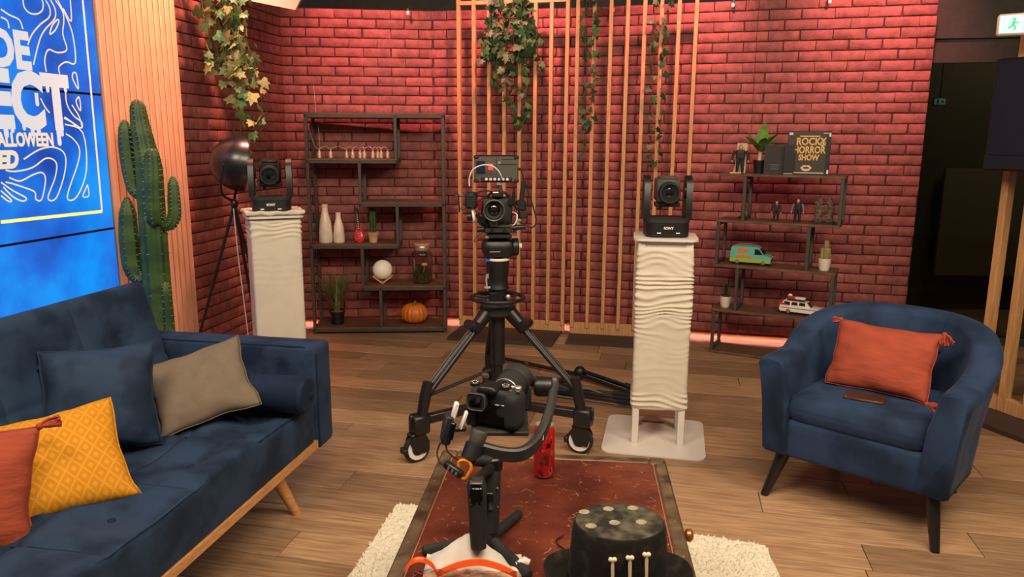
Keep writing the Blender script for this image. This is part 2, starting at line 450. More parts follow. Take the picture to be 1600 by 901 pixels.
def text_part(name, txt, size, material, parent, M, thick=0.0006, bold=0.0, align='CENTER', shear=0.0, space=1.0):
    cu = bpy.data.curves.new(name, 'FONT'); cu.body = txt; cu.size = size; cu.extrude = thick; cu.offset = bold
    cu.align_x = align; cu.shear = shear; cu.space_character = space; cu.resolution_u = 3
    tmp = bpy.data.objects.new(name, cu); COL.objects.link(tmp)
    bpy.context.view_layer.update()
    me = bpy.data.meshes.new_from_object(tmp.evaluated_get(bpy.context.evaluated_depsgraph_get()))
    bpy.data.objects.remove(tmp); me.materials.clear(); me.materials.append(MATS[material])
    return link_mesh(name, me, parent, M)
# ------------------------------------------------------------------ floor: one object per plank
PL_ANG = -12.0
fl = MB(); fl.box((0.8, 3.0, -0.035), (10.5, 10.0, 0.03)); floor = struct(fl.build('floor', 'floor_base'))
PW, PLN = 0.186, 1.28
plank_me = MB().bbox((0, 0, 0), (PLN - 0.003, PW - 0.003, 0.018), 0.0012).mesh('plank', 'plank')
du = Vector((math.cos(R(PL_ANG)), math.sin(R(PL_ANG)), 0)); dv = Vector((-du.y, du.x, 0))
cnt = 0
for r in range(-1, 38):
    off = random.random() * PLN
    for k in range(-5, 6):
        u = k * PLN + off; v = 0.9 + r * PW
        c = du * u + dv * v
        if not (-2.9 < c.x < 4.9 and 0.7 < c.y < 6.9): continue
        if c.y > 1.0 and abs(c.x) > 0.82 * c.y + 0.85: continue
        if c.y <= 1.0 and abs(c.x) > 1.6: continue
        cnt += 1
        link_mesh('plank', plank_me, floor, T((c.x, c.y, -0.009), rz=PL_ANG))

# ------------------------------------------------------------------ brick set walls: one object per brick
CH = 0.0715; BL = 0.216; JT = 0.008
def brick_mesh(seed):
    rnd = random.Random(seed); w, h = 0.5, (CH - JT) / 2; d = 0.008; b = 0.0035
    j = lambda a: (rnd.random() - .5) * a
    outer = [(-w, -h), (-w * .35, -h), (w * .3, -h), (w, -h), (w, h), (w * .3, h), (-w * .35, h), (-w, h)]
    bw = b / BL * 1.0
    vs = [(x, 0.0, z) for x, z in outer]
    vs += [(x * 1.0, -d * .7, z + j(.003)) for x, z in outer]
    vs += [((abs(x) - (bw * 2 if abs(x) > .49 else 0)) * (1 if x > 0 else -1), -d + j(.003), (abs(z) - b) * (1 if z > 0 else -1) + j(.004)) for x, z in outer]
    n = 8; fs = []
    for l in (0, 1):
        for i in range(n): fs.append((l * n + i, l * n + (i + 1) % n, (l + 1) * n + (i + 1) % n, (l + 1) * n + i))
    fs += [(16, 17, 22, 23), (17, 18, 21, 22), (18, 19, 20, 21)]
    mb = MB(); mb.add(vs, fs); return mb.mesh('brick', 'brick', 60)
BRICKS = [brick_mesh(i) for i in range(9)]
WZ0, WZ1 = 0.055, 2.485
def brick_wall(name, p0, p1, phase=0.0, thick=0.05, z1=WZ1):
    p0 = Vector(p0); p1 = Vector(p1); L = (p1 - p0).length; a = math.degrees(math.atan2(p1.y - p0.y, p1.x - p0.x))
    mb = MB(); mb.box((L / 2, thick / 2, (WZ0 + z1) / 2), (L, thick, z1 - WZ0))
    w = struct(mb.build(name, 'mortar', M=T((p0.x, p0.y, 0), rz=a)))
    rows = round((z1 - WZ0) / CH)
    for r in range(rows):
        z = z1 - CH * (r + .5)
        x = -((phase + (0.5 if r % 2 else 0.0) * BL) % BL)
        while x < L:
            jw = (random.random() - .5) * 0.012
            x0, x1 = max(x, 0.001), min(x + BL - JT + jw, L - 0.001)
            if x1 - x0 > 0.02:
                link_mesh('brick', random.choice(BRICKS), w, T(((x0 + x1) / 2, 0, z), s=(x1 - x0, 1, 1)) )
            x += BL
    return w
C0, C1, C2, C3, C4 = (-1.79, 6.06), (-0.64, 6.19), (0.56, 5.99), (1.74, 5.64), (2.86, 5.36)
CL = (-2.04, 4.62)
brick_wall('wall_left', CL, C0, 0.05)
brick_wall('wall_back_left', C0, C1, 0.02)
brick_wall('wall_back_middle', C1, C2, 0.09)
brick_wall('wall_back_right', C2, C3, 0.15)
brick_wall('wall_back_far_right', C3, C4, 0.03)
# pink light strips under the raised set walls
for i, (a, b) in enumerate(((C0, C1), (C1, C2), (C2, C3), (C3, C4))):
    a = Vector(a); b = Vector(b); L = (b - a).length; ang = math.degrees(math.atan2(b.y - a.y, b.x - a.x))
    o = thing('light_strip', ['pink glowing light strip under the brick wall behind the tall shelf', 'pink glowing light strip under the brick wall behind the left slat screen',
            'pink glowing light strip under the brick wall behind the right slat screen', 'pink glowing light strip under the brick wall behind the stepped shelf'][i], 'light strip', (a.x, a.y, 0), ang, 'pink light strips along the foot of the brick walls')
    MB().box((L / 2, 0.034, 0.048), (L - 0.01, 0.014, 0.005)).build('diode_strip', 'led_pink', o)
    MB().box((L / 2, 0.004, 0.047), (L - 0.004, 0.006, 0.017)).build('cover_lip', 'mortar', o)

# ------------------------------------------------------------------ fluted slat panel on the left, beside the video wall
SW = (-2.09, 3.955); SWA = 79.5
sl = MB(); sl.box((0.325, 0.02, 1.36), (0.66, 0.02, 2.72)); wslat = struct(sl.build('wall_slats', 'slat_backing', M=T((SW[0], SW[1], 0), rz=SWA)))
slat_me = MB().bbox((0, 0, 1.36), (0.0415, 0.026, 2.72), 0.003).mesh('slat', 'slat_wood')
for i in range(13): link_mesh('slat', slat_me, wslat, T((0.028 + i * 0.0502, 0.0, 0)))
# black masking beyond the set
o = struct(MB().box((0.3, 6.9, 1.8), (8.5, 0.06, 3.6)).build('wall_masking', 'black_wall'))
o = struct(MB().box((1.0, 3.4, 3.62), (9, 9, 0.05)).build('ceiling', 'ceiling'))
o = struct(MB().box((-2.75, 3.2, 1.8), (0.06, 8, 3.6)).build('wall_left_masking', 'black_wall'))

# dark glazed partition on the right with bulkhead above
gp = MB(); gp.box((1.15, 0.03, 2.62), (2.4, 0.16, 0.95)); 
GP = (2.92, 5.62); GA = -9
bulk = struct(gp.build('wall_right_bulkhead', 'black_wall', M=T((GP[0], GP[1], 0), rz=GA)))
MB().box((1.15, -0.065, 2.10), (2.4, 0.05, 0.10)).build('rail', 'black_wall', bulk)
MB().box((1.15, -0.06, 2.24), (2.4, 0.03, 0.05)).build('rail', 'black_wall', bulk)
pane = struct(MB().box((1.15, 0.03, 1.07), (2.4, 0.012, 2.1)).build('window_1', 'dark_glass', M=T((GP[0], GP[1], 0), rz=GA)))
MB().box((-0.0, 0.03, 1.07), (0.05, 0.06, 2.14)).build('window_frame', 'black_wall', pane)
MB().box((1.2, 0.03, 1.07), (0.04, 0.06, 2.14)).build('window_frame', 'black_wall', pane)
MB().box((1.15, 0.03, 0.03), (2.4, 0.06, 0.06)).build('window_frame', 'black_wall', pane)
mat('dull_panel', (92, 90, 78), 0.8)
o = struct(MB().box((4.0, 6.8, 1.3), (4.0, 0.05, 2.6)).build('wall_corridor', 'dull_panel'))
cb = struct(MB().box((4.25, 6.72, 0.80), (0.9, 0.04, 0.95)).build('trim_1', 'grey_plastic')); 
cb.data.materials[0] = mat('pale_panel', (150, 146, 122), 0.8)
# small lit exit sign seen through the glass
t = thing('exit_sign', 'small pale blue lit exit sign deep in the dark glazed corridor', 'exit sign', (3.62, 6.6, 1.84), -6)
MB().bbox((0, 0, 0), (0.10, 0.02, 0.06), 0.003).build('housing', 'black_plastic', t)
MB().box((0, -0.011, 0), (0.09, 0.003, 0.05)).build('panel', 'exit_blue', t)
MB().box((-0.018, -0.014, 0), (0.012, 0.002, 0.036)).build('pictogram', 'black_plastic', t); MB().box((0.02, -0.014, 0.0), (0.02, 0.002, 0.012)).build('arrow', 'black_plastic', t)
MB().cyl((0, 0, 0.03), (0, 0, 1.755), 0.004, 0.004, 8).build('hanger', 'black_plastic', t)

# ------------------------------------------------------------------ video wall
vw = thing('video_wall', 'blue lit video wall with halloween lettering and contour lines', 'screen', (-2.09, 3.955, 0), 79.5)
PH, PWD = 0.6775, 1.21
for c in range(2):
    for r in range(3):
        z = 0.36 + PH * (r + .5); x = -PWD * (c + .5) - 0.005
        p = MB().bbox((x, 0.03, z), (PWD - 0.001, 0.06, PH - 0.001), 0.002).build('display', 'black_plastic', vw)
        MB().box((x, -0.002, z), (PWD - 0.012, 0.003, PH - 0.012)).build('display_face', 'screen_blue', p)
MB().box((-PWD, 0.03, 0.18), (2 * PWD, 0.05, 0.36)).build('plinth', 'black_plastic', vw)
GM = Matrix.Translation((0, -0.0042, 0))
def gline(pts, r, m='graphic_line', closed=False, n=4):
    P = smooth_path([(p[0], 0, p[1]) for p in pts], n) if n > 1 else [Vector((p[0], 0, p[1])) for p in pts]
    mb = MB(); k = len(P); vs = []; fs = []
    for i in range(k):
        t = (P[min(i + 1, k - 1)] - P[max(i - 1, 0)]).normalized(); s = Vector((-t.z, 0, t.x)) * r
        vs += [P[i] + s, P[i] - s]
    for i in range(k - 1): fs.append((2 * i, 2 * i + 2, 2 * i + 3, 2 * i + 1))
    mb.add(vs, fs); mb.build('contour_line', m, vw, GM)
for pl in [[(-0.445,2.096),(-0.442,2.067),(-0.418,2.047),(-0.377,2.048),(-0.342,2.068),(-0.33,2.098),(-0.335,2.115)],[(-0.571,2.038),(-0.529,2.021),(-0.478,2.008),(-0.464,1.971)],[(-0.576,2.005),(-0.544,1.995),(-0.539,1.964)],[(-0.313,2.119),(-0.293,2.085),(-0.303,2.046),(-0.359,2.007),(-0.415,1.956),(-0.446,1.907)],[(-0.284,2.124),(-0.262,2.09),(-0.269,2.045),(-0.338,1.985),(-0.378,1.93),(-0.427,1.823)],[(-0.252,2.044),(-0.287,2.014),(-0.31,1.97),(-0.273,1.994),(-0.245,2.036),(-0.252,2.044)],[(-0.253,2.129),(-0.216,2.085),(-0.214,2.041),(-0.229,1.981),(-0.214,1.912),(-0.275,1.892),(-0.329,1.899),(-0.357,1.852),(-0.356,1.798)],[(-0.239,2.132),(-0.189,2.05),(-0.164,1.976),(-0.167,1.857),(-0.227,1.855),(-0.275,1.828),(-0.275,1.796)],[(-0.158,2.146),(-0.167,2.047),(-0.209,2.099)],[(-0.188,1.809),(-0.196,1.782),(-0.166,1.734),(-0.165,1.778),(-0.17,1.808),(-0.188,1.809)],[(-0.167,1.698),(-0.189,1.673),(-0.167,1.63),(-0.161,1.671),(-0.167,1.698)],[(-0.25,1.719),(-0.25,1.66),(-0.217,1.608),(-0.165,1.576),(-0.167,1.548)],[(-0.407,1.678),(-0.388,1.641),(-0.362,1.613)],[(-0.278,1.593),(-0.231,1.574),(-0.205,1.555)],[(-0.273,1.598),(-0.222,1.571),(-0.17,1.549),(-0.178,1.601),(-0.218,1.656)],[(-0.277,1.564),(-0.165,1.526),(-0.166,1.344),(-0.249,1.218),(-0.311,1.222),(-0.218,1.38),(-0.199,1.45),(-0.233,1.496),(-0.276,1.519)],[(-0.168,1.272),(-0.167,1.218),(-0.208,1.218),(-0.168,1.272)],[(-0.543,1.405),(-0.448,1.447),(-0.36,1.457),(-0.297,1.423),(-0.31,1.337),(-0.379,1.222),(-0.43,1.225),(-0.373,1.317),(-0.356,1.384),(-0.411,1.408),(-0.501,1.367),(-0.597,1.354),(-0.647,1.361)],[(-0.633,1.329),(-0.577,1.311),(-0.505,1.334),(-0.449,1.343),(-0.432,1.309),(-0.467,1.222),(-0.501,1.225),(-0.503,1.258),(-0.567,1.284),(-0.624,1.303),(-0.655,1.31)],[(-0.679,1.311),(-0.621,1.271),(-0.554,1.234),(-0.577,1.222),(-0.625,1.245),(-0.67,1.29)],[(-0.685,1.275),(-0.635,1.23),(-0.654,1.228),(-0.687,1.254)]]:
    gline(pl, 0.0036)
gline([(-0.075, 2.16), (-0.086, 1.132)], 0.006, 'graphic_line', n=1)
gline([(-0.086, 1.132), (-0.705, 1.141)], 0.0075, 'graphic_gold', n=1)
gline([(-0.75, 1.141), (-2.2, 1.15)], 0.0075, 'graphic_gold', n=1)

def stext(txt, right, base, size, m, bold, sx=1.0, shear=0.0):
    text_part('lettering', txt, size, m, vw, Matrix.Translation((right, -0.0046, base)) @ Matrix.Rotation(PI / 2, 4, 'X') @ Matrix.Diagonal((sx, 1, 1, 1)), 0.0004, bold, 'RIGHT', shear)
stext('DE', -0.44, 1.806, 0.215, 'graphic_pale', 0.010, 0.80)
stext('ECT', -0.235, 1.552, 0.33, 'graphic_pale', 0.016, 0.78)
stext('HALLOWEEN', -0.357, 1.464, 0.082, 'graphic_line', 0.0035, 0.72)
stext('ED', -0.578, 1.372, 0.10, 'graphic_line', 0.006, 0.85, 0.2)
dr = MB()
for x, z, l, r in ((-0.322, 1.57, 0.095, 0.012), (-0.30, 1.565, 0.05, 0.009), (-0.44, 1.57, 0.04, 0.012), (-0.475, 1.56, 0.045, 0.010), (-0.52, 1.57, 0.03, 0.009),
                   (-0.36, 1.765, 0.05, 0.010), (-0.25, 1.765, 0.045, 0.009), (-0.62, 1.56, 0.05, 0.012), (-0.585, 1.56, 0.03, 0.01), (-0.43, 1.70, 0.05, 0.01)):
    dr.box((x, 0, z - l / 2), (2 * r, 0.0008, l)); dr.prism([(x + r * math.cos(R(a)), -(z - l) + r * math.sin(R(a))) for a in range(0, 360, 30)], -0.0004, 0.0004, Matrix.Rotation(-PI / 2, 4, 'X'))
dr.build('lettering', 'graphic_pale', vw, Matrix.Translation((0, -0.0047, 0)))


area('corridor_fill', (4.4, 6.1, 3.1), (4.0, 6.8, 0.8), 0.5, 45, (1.0, 0.9, 0.7))  # added unseen fill, lifts the corridor behind the dark glass
# ------------------------------------------------------------------ sofa
so = thing('sofa', 'navy velvet sofa with wooden rail and splayed oak legs', 'sofa', (-0.79, 3.15, 0), 79.5)
SL = 2.05
def seat_fn(p):
    x, y, z = p
    if z > 0.0:
        d = 0.0
        for sx in (-0.78, -0.39, 0.0, 0.39, 0.78):
            for sy in (-0.14, 0.14):
                q = ((x - sx) / 0.055) ** 2 + ((y - sy) / 0.055) ** 2; d += 0.034 * math.exp(-q * 0.5)
        for sx in (-0.585, -0.195, 0.195, 0.585): d += 0.015 * math.exp(-((x - sx) / 0.016) ** 2)
        for sy in (0.0,): d += 0.014 * math.exp(-((y - sy) / 0.016) ** 2)
        d -= 0.014 * math.cos(x * 8.05) * math.cos(y * 10)
        w = min(1, z / 0.06)
        z -= d * w + 0.004 * nz((x, y, 0), 9) * w
    return (x, y, z)
MB().soft((-0.15 - SL / 2, 0.30, 0.345), (SL - 0.02, 0.60, 0.19), 0.022, (130, 44, 3), seat_fn).build('seat', 'velvet', so)
def seat_z(x, y): return seat_fn(Vector((x, y, 0.095)))[2]
for sx in (-0.585, -0.195, 0.195, 0.585):
    MB().tube([(-0.15 - SL / 2 + sx, 0.30 + y, 0.346 + seat_z(sx, y)) for y in [-0.255 + k * 0.03 for k in range(18)]], 0.0022, 5).build('seam', 'velvet_dark', so)
MB().tube([(-0.15 - SL / 2 + x, 0.30, 0.346 + seat_z(x, 0)) for x in [-0.98 + k * 0.028 for k in range(71)]], 0.0022, 5).build('seam', 'velvet_dark', so)
for sx in (-0.78, -0.39, 0.0, 0.39, 0.78):
    for sy in (-0.14, 0.14): MB().ell((-0.15 - SL / 2 + sx, 0.30 + sy, 0.346 + seat_z(sx, sy)), (0.013, 0.013, 0.006), 10, 6).build('button', 'velvet_dark', so)
MB().tube([(-0.15 - SL / 2 + x, 0.0075, 0.4335 - 0.35 * (0.095 - seat_z(x, -0.27))) for x in [-0.99 + k * 0.03 for k in range(67)]], 0.0032, 6).build('piping', 'velvet', so)
def back_fn(p):
    x, y, z = p
    if y < 0:
        d = 0
        for sx in (-0.78, -0.39, 0.0, 0.39, 0.78):
            for sz in (-0.12, 0.10): d += 0.026 * math.exp(-(((x - sx) / 0.05) ** 2 + ((z - sz) / 0.05) ** 2) * .5)
        for sx in (-0.585, -0.195, 0.195, 0.585): d += 0.009 * math.exp(-((x - sx) / 0.014) ** 2)
        d += 0.008 * math.exp(-((z + 0.01) / 0.013) ** 2)
        y += d - 0.008 * math.cos(x * 8.05) * math.cos(z * 9)
    return (x, y, z)
bk = MB().soft((0, 0, 0.30), (SL - 0.02, 0.13, 0.60), 0.04, (90, 3, 34), back_fn).build('backrest', 'velvet', so, T((-0.17 - SL / 2, 0.62, 0.33), rx=-16, rz=0))
for sx in (-0.78, -0.39, 0.0, 0.39, 0.78):
    for sz in (-0.12, 0.10): MB().ell((sx, -0.058 + 0.018, 0.30 + sz), (0.013, 0.006, 0.013), 10, 6).build('button', 'velvet_dark', bk)
def arm_fn(p):
    x, y, z = p
    return (x + 0.003 * nz(p, 14), y, z + 0.002 * nz(p, 10, 5))
am = MB().soft((-0.075, 0.42, 0.435), (0.145, 0.86, 0.45), 0.022, (3, 20, 10), arm_fn).build('arm', 'velvet', so)
MB().tube([(-0.140, -0.006, 0.23), (-0.140, -0.006, 0.63), (-0.140, 0.05, 0.655), (-0.140, 0.80, 0.655)], 0.004, 6).build('piping', 'velvet_dark', am)
am2 = MB().soft((-0.075 - SL - 0.15, 0.42, 0.435), (0.145, 0.86, 0.45), 0.022, (3, 20, 10), arm_fn).build('arm', 'velvet', so)
rl = MB(); rl.bbox((-0.15 - SL / 2, 0.012, 0.235), (SL + 0.02, 0.024, 0.038), 0.004); rl.bbox((-0.12, 0.31, 0.235), (0.024, 0.58, 0.038), 0.004); rl.bbox((-0.15 - SL / 2, 0.60, 0.235), (SL, 0.024, 0.038), .004)
rl.build('rail', 'light_wood', so)
MB().box((-0.15 - SL / 2, 0.31, 0.245), (SL, 0.56, 0.02)).build('underside', 'black_matte', so)
for (x, y, dx, dy) in ((-0.38, 0.10, 0.065, -0.075), (-0.38, 0.52, 0.06, 0.06), (-1.92, 0.10, -0.06, -0.07), (-1.92, 0.52, -0.06, 0.06)):
    MB().tube([(x, y, 0.235), (x + dx, y + dy, 0.0)], [0.030, 0.0175], 16).build('leg', 'light_wood', so)

# ------------------------------------------------------------------ cushions
def cushion(name, label, w, h, t, M, material, cat='cushion', seed=0.0, wr=0.006, tassels=None, tmat='rust_tassel', pinch=0.10, sag=0.0):
    o = thing(name, label, cat)
    n = 34; mb = MB(); vs = []; fs = []
    def pt(u, v, side):
        e = (1 - abs(u) ** 2.6) * (1 - abs(v) ** 2.6); th = t / 2 * max(0, e) ** 0.55
        px = u * w / 2 * (1 - pinch * (1 - abs(v) ** 1.6) * abs(u) ** 2.0 * .9 ); py = v * h / 2 * (1 - pinch * (1 - abs(u) ** 1.6) * abs(v) ** 2.0 * .9)
        q = (px * 7 + seed, py * 7, seed)
        wv = wr * 1.5 * (noise.noise(Vector(q)) + 0.9 * noise.noise(Vector((px * 22 + seed, py * 5, 2 + seed))) * (0.25 + abs(v) ** 2) + 0.5 * abs(noise.noise(Vector((px * 9 + seed, py * 30 + 3 * px, 5 + seed)))) * abs(u) ) * min(1, e * 4 + .15)
        edge = 0.010 * noise.noise(Vector((u * 2.2 + seed, v * 2.2, seed + 9)))
        return (px + edge, py + edge * .7 - sag * u * u * h, side * th + wv)
    for side in (1, -1):
        b = len(vs)
        for i in range(n + 1):
            for j in range(n + 1):
                vs.append(pt(-1 + 2 * i / n, -1 + 2 * j / n, side))
        for i in range(n):
            for j in range(n):
                q = (b + i * (n + 1) + j, b + (i + 1) * (n + 1) + j, b + (i + 1) * (n + 1) + j + 1, b + i * (n + 1) + j + 1)
                fs.append(q if side > 0 else q[::-1])
    mb.add(vs, fs)
    me = mb.mesh('cover', material, 60)
    bm = bmesh.new(); bm.from_mesh(me); bmesh.ops.remove_doubles(bm, verts=bm.verts, dist=0.0006); bmesh.ops.recalc_face_normals(bm, faces=bm.faces); bm.to_mesh(me); bm.free()
    # anchor at the lowest point of the posed cushion
    low = min((M @ v.co for v in me.vertices), key=lambda p: p.z); base = Vector((M.translation.x, M.translation.y, low.z))
    o.location = base; ML = Matrix.Translation(-base) @ M
    link_mesh('cover', me, o, ML)
    sm = MB(); per = []
    for k in range(60):
        a = k / 60 * 4; s = a % 1 * 2 - 1
        u, v = [(s, -1), (1, s), (-s, 1), (-1, -s)][int(a)]
        p = pt(u, v, 1); per.append(p)
    sm.tube(per, 0.0022, 5, closed=True).build('seam', material, o, ML)
    if tassels:
        for (u, v, a, ln) in tassels:
            p = Vector(pt(u, v, 1)); tb = MB(); rnd = random.Random(int(seed * 10) + int(u * 3 + v * 7))
            for k in range(16):
                d = Vector((math.cos(R(a)) + rnd.uniform(-.5, .5), math.sin(R(a)) + rnd.uniform(-.5, .5), rnd.uniform(-.35, .35))).normalized()
                e2 = p + d * ln; mid = p + d * ln * .5 + Vector((rnd.uniform(-.008, .008), rnd.uniform(-.008, .008), rnd.uniform(-.006, .012)))
                tb.tube(smooth_path([p, mid, e2], 3), [0.0035] * 6 + [0.002], 5)
            tb.ell(p, (0.011, 0.011, 0.009), 8, 6)
            tb.build('tassel', tmat, o, ML)
    return o
def pose(bl, br, tl, inset=0.0):
    """matrix of a cushion from three corners (bottom-left, bottom-right, top-left), returns matrix, width, height"""
    bl, br, tl = Vector(bl), Vector(br), Vector(tl); u = (br - bl); v = (tl - bl); w = u.length; u.normalize()
    v = v - u * v.dot(u); h = v.length; v.normalize(); n = u.cross(v); c = bl + (br - bl) / 2 + v * h / 2
    m = Matrix((u, v, n)).transposed().to_4x4(); m.translation = c - n * inset
    return m, w, h
M_, w_, h_ = pose((-1.525, 2.36, 0.455), (-1.215, 2.50, 0.455), (-1.60, 2.47, 0.80))
cushion('scatter_cushion', 'navy velvet square cushion leaning on the sofa back', 0.365, 0.37, 0.14, M_ @ Matrix.Translation((-0.025, -0.005, -0.03)), 'velvet', seed=3, wr=0.005)
M_, w_, h_ = pose((-1.225, 2.60, 0.46), (-0.915, 2.74, 0.545), (-1.36, 2.73, 0.62))
cushion('scatter_cushion', 'taupe linen cushion tilted against the sofa arm', 0.37, 0.32, 0.11, Matrix.Translation((-0.045, -0.01, -0.028)) @ M_ @ Matrix.Translation((0.0, 0.035, -0.01)), 'taupe_cloth', seed=11, wr=0.004)
M_, w_, h_ = pose((-1.372, 1.93, 0.47), (-1.075, 2.15, 0.50), (-1.40, 2.13, 0.66))
cushion('scatter_cushion', 'mustard yellow velvet cushion with diamond trellis pattern', 0.44, 0.35, 0.13, Matrix.Translation((-0.095, -0.015, -0.05)) @ M_ @ Matrix.Translation((0.0, 0.02, 0.0)), 'mustard_velvet', seed=21, wr=0.007)
M_, w_, h_ = pose((-1.585, 1.70, 0.46), (-1.34, 1.90, 0.46), (-1.60, 1.80, 0.74))
cushion('scatter_cushion', 'rust linen cushion with tassel at the left edge of the sofa', 0.40, 0.36, 0.13, Matrix.Translation((-0.03, 0.0, -0.045)) @ M_ @ Matrix.Rotation(R(-10), 4, 'Z') @ Matrix.Translation((0.035, 0.01, 0.0)), 'rust_cloth', seed=31, tassels=[(1, 1, 20, 0.055), (1, -1, -30, 0.05)])
bo = thing('bolster_cushion', 'dark navy velvet bolster lying against the sofa arm', 'cushion', (-0.965, 2.845, 0.445), -10.5)
def bol(a): 
    pts = []
    for i in range(25):
        t = i / 24; x = -0.19 + 0.38 * t; r = 0.072 * min(1, (min(t, 1 - t) / 0.05 + 0.001)) ** 0.4 + 0.002 * math.sin(t * 70)
        pts.append((r, x))
    return pts
MB().lathe(bol(0), 28, T((0, 0, 0.074), ry=90)).build('cover', 'velvet_dark', bo)
for s in (-1, 1): MB().ell((s * 0.190, 0, 0.074), (0.006, 0.016, 0.016), 10, 6).build('button', 'velvet_dark', bo)

# ------------------------------------------------------------------ tub armchair
ch = thing('armchair', 'navy velvet tub armchair with black splayed legs', 'armchair', (1.341, 2.81, 0), -43.3)
HW = 0.345; AD = 0.30; BD = 0.64
def upath(t):      # t 0..1 : left arm front -> back -> right arm front, returns point + outward normal
    La = AD; Lc = PI * 0.5 * (HW + (BD - AD)) ; tot = 2 * La + Lc; s = t * tot
    if s < La: return Vector((-HW, s, 0)), Vector((-1, 0, 0))
    if s > La + Lc: return Vector((HW, tot - s, 0)), Vector((1, 0, 0))
    a = PI - (s - La) / Lc * PI
    p = Vector((HW * math.cos(a), AD + (BD - AD) * math.sin(a), 0)); nn = Vector((math.cos(a) / HW, math.sin(a) / (BD - AD), 0)).normalized()
    return p, nn
NT = 72; vs = []; fs = []; NS = 0
for i in range(NT + 1):
    t = i / NT; p, nn = upath(t)
    k = math.sin(PI * t); b = max(0, min(1, (k - 0.30) / 0.70)); b = b * b * (3 - 2 * b)
    zt = 0.615 + 0.165 * b; fl_ = 0.055 + 0.03 * b; th = 0.112
    bulge = 0.004 * nz((t * 14, 0, 0), 1)
    sec = [(-0.002, 0.205), (0.012, 0.215), (0.020, 0.30), (0.030, 0.42), (fl_ - 0.005, zt - 0.06), (fl_ + 0.002, zt - 0.03), (fl_ - 0.008, zt - 0.008), (fl_ - 0.03, zt), (fl_ - th + 0.035, zt),
           (fl_ - th + 0.010, zt - 0.008), (fl_ - th, zt - 0.035), (fl_ - th - 0.012, zt - 0.10), (0.03 - th, 0.47), (0.02 - th, 0.36), (0.01 - th, 0.215), (0.02 - th, 0.205)]
    NS = len(sec)
    rim = 0.0
    for (d, z) in sec: vs.append(p + nn * (d + bulge) + Vector((0, 0, z)))
for i in range(NT):
    for j in range(NS):
        fs.append((i * NS + j, i * NS + (j + 1) % NS, (i + 1) * NS + (j + 1) % NS, (i + 1) * NS + j))
# rounded arm fronts
for (base, sgn) in ((0, -1), (NT * NS, 1)):
    b0 = len(vs); cen = sum((vs[base + j] for j in range(NS)), Vector()) / NS
    for j in range(NS):
        q = vs[base + j]; vs.append(Vector((cen.x + (q.x - cen.x) * 0.86, -0.016, cen.z + (q.z - cen.z) * 0.96)))
    for j in range(NS):
        fs.append((base + j, base + (j + 1) % NS, b0 + (j + 1) % NS, b0 + j))
    fs.append(tuple(b0 + j for j in range(NS)))
sh = MB(); sh.add(vs, fs); shell = sh.build('shell', 'velvet_chair', ch, ang=60)
for (t, z) in ((0.40, 0.63), (0.5, 0.645), (0.60, 0.63)):
    p, nn = upath(t); q = p - nn * 0.052; MB().ell((q.x, q.y, z), (0.016, 0.016, 0.016), 12, 8).build('button', 'velvet_dark', shell)
MB().soft((0, 0.20, 0.285), (2 * HW - 0.17, 0.42, 0.165), 0.02, (10, 6, 4)).build('seat_base', 'velvet_chair', ch)
def sc_fn(p):
    x, y, z = p
    if z > 0: z += 0.012 * (1 - (x / 0.27) ** 2) * (1 - (y / 0.27) ** 2) + 0.003 * nz(p, 12)
    w = 1 - 0.16 * max(0, y / 0.27) ** 2
    return (x * w, y, z)
sc_ = MB().soft((0, 0.25, 0.415), (0.535, 0.53, 0.125), 0.05, (20, 20, 5), sc_fn).build('seat_cushion', 'velvet_chair', ch)
for s in (-1, 1):
    MB().tube([(s * 0.285, 0.075, 0.215), (s * 0.335, 0.0, 0.0)], [0.030, 0.0165], 16).build('leg', 'black_leg', ch)
    MB().tube([(s * 0.22, 0.50, 0.215), (s * 0.25, 0.60, 0.0)], [0.030, 0.0165], 16).build('leg', 'black_leg', ch)
MB().tube([(-0.255, -0.0165, 0.215), (-0.255, -0.017, 0.42)], 0.0025, 6).build('piping', 'velvet_dark', shell)
M_, w_, h_ = pose((1.352, 3.095, 0.495), (1.632, 2.845, 0.495), (1.45, 3.19, 0.735))
cushion('scatter_cushion', 'rust linen cushion with corner tassels on the navy armchair', 0.40, 0.29, 0.12, M_ @ Matrix.Translation((0.0, 0.0, 0.0)), 'rust_cloth', seed=41, wr=0.007, pinch=0.06,
        tassels=[(-1, 1, 190, 0.035), (1, 1, -70, 0.05), (1, -1, -20, 0.06)])
ph = thing('notebook', 'thin brown leather notebook poking out under the armchair cushion', 'notebook', (1.425, 2.905, 0.487), -32)
MB().bbox((0, 0, 0.0035), (0.15, 0.085, 0.007), 0.002).build('cover', mat('brown_leather', (72, 38, 26), 0.4, coat=0.2), ph)
MB().box((0, -0.0435, 0.0035), (0.14, 0.0015, 0.004)).build('page_edge', 'trunk_edge', ph)
MB().ell((-0.068, -0.036, 0.0075), (0.003, 0.003, 0.001), 8, 4).build('stud', 'steel', ph)
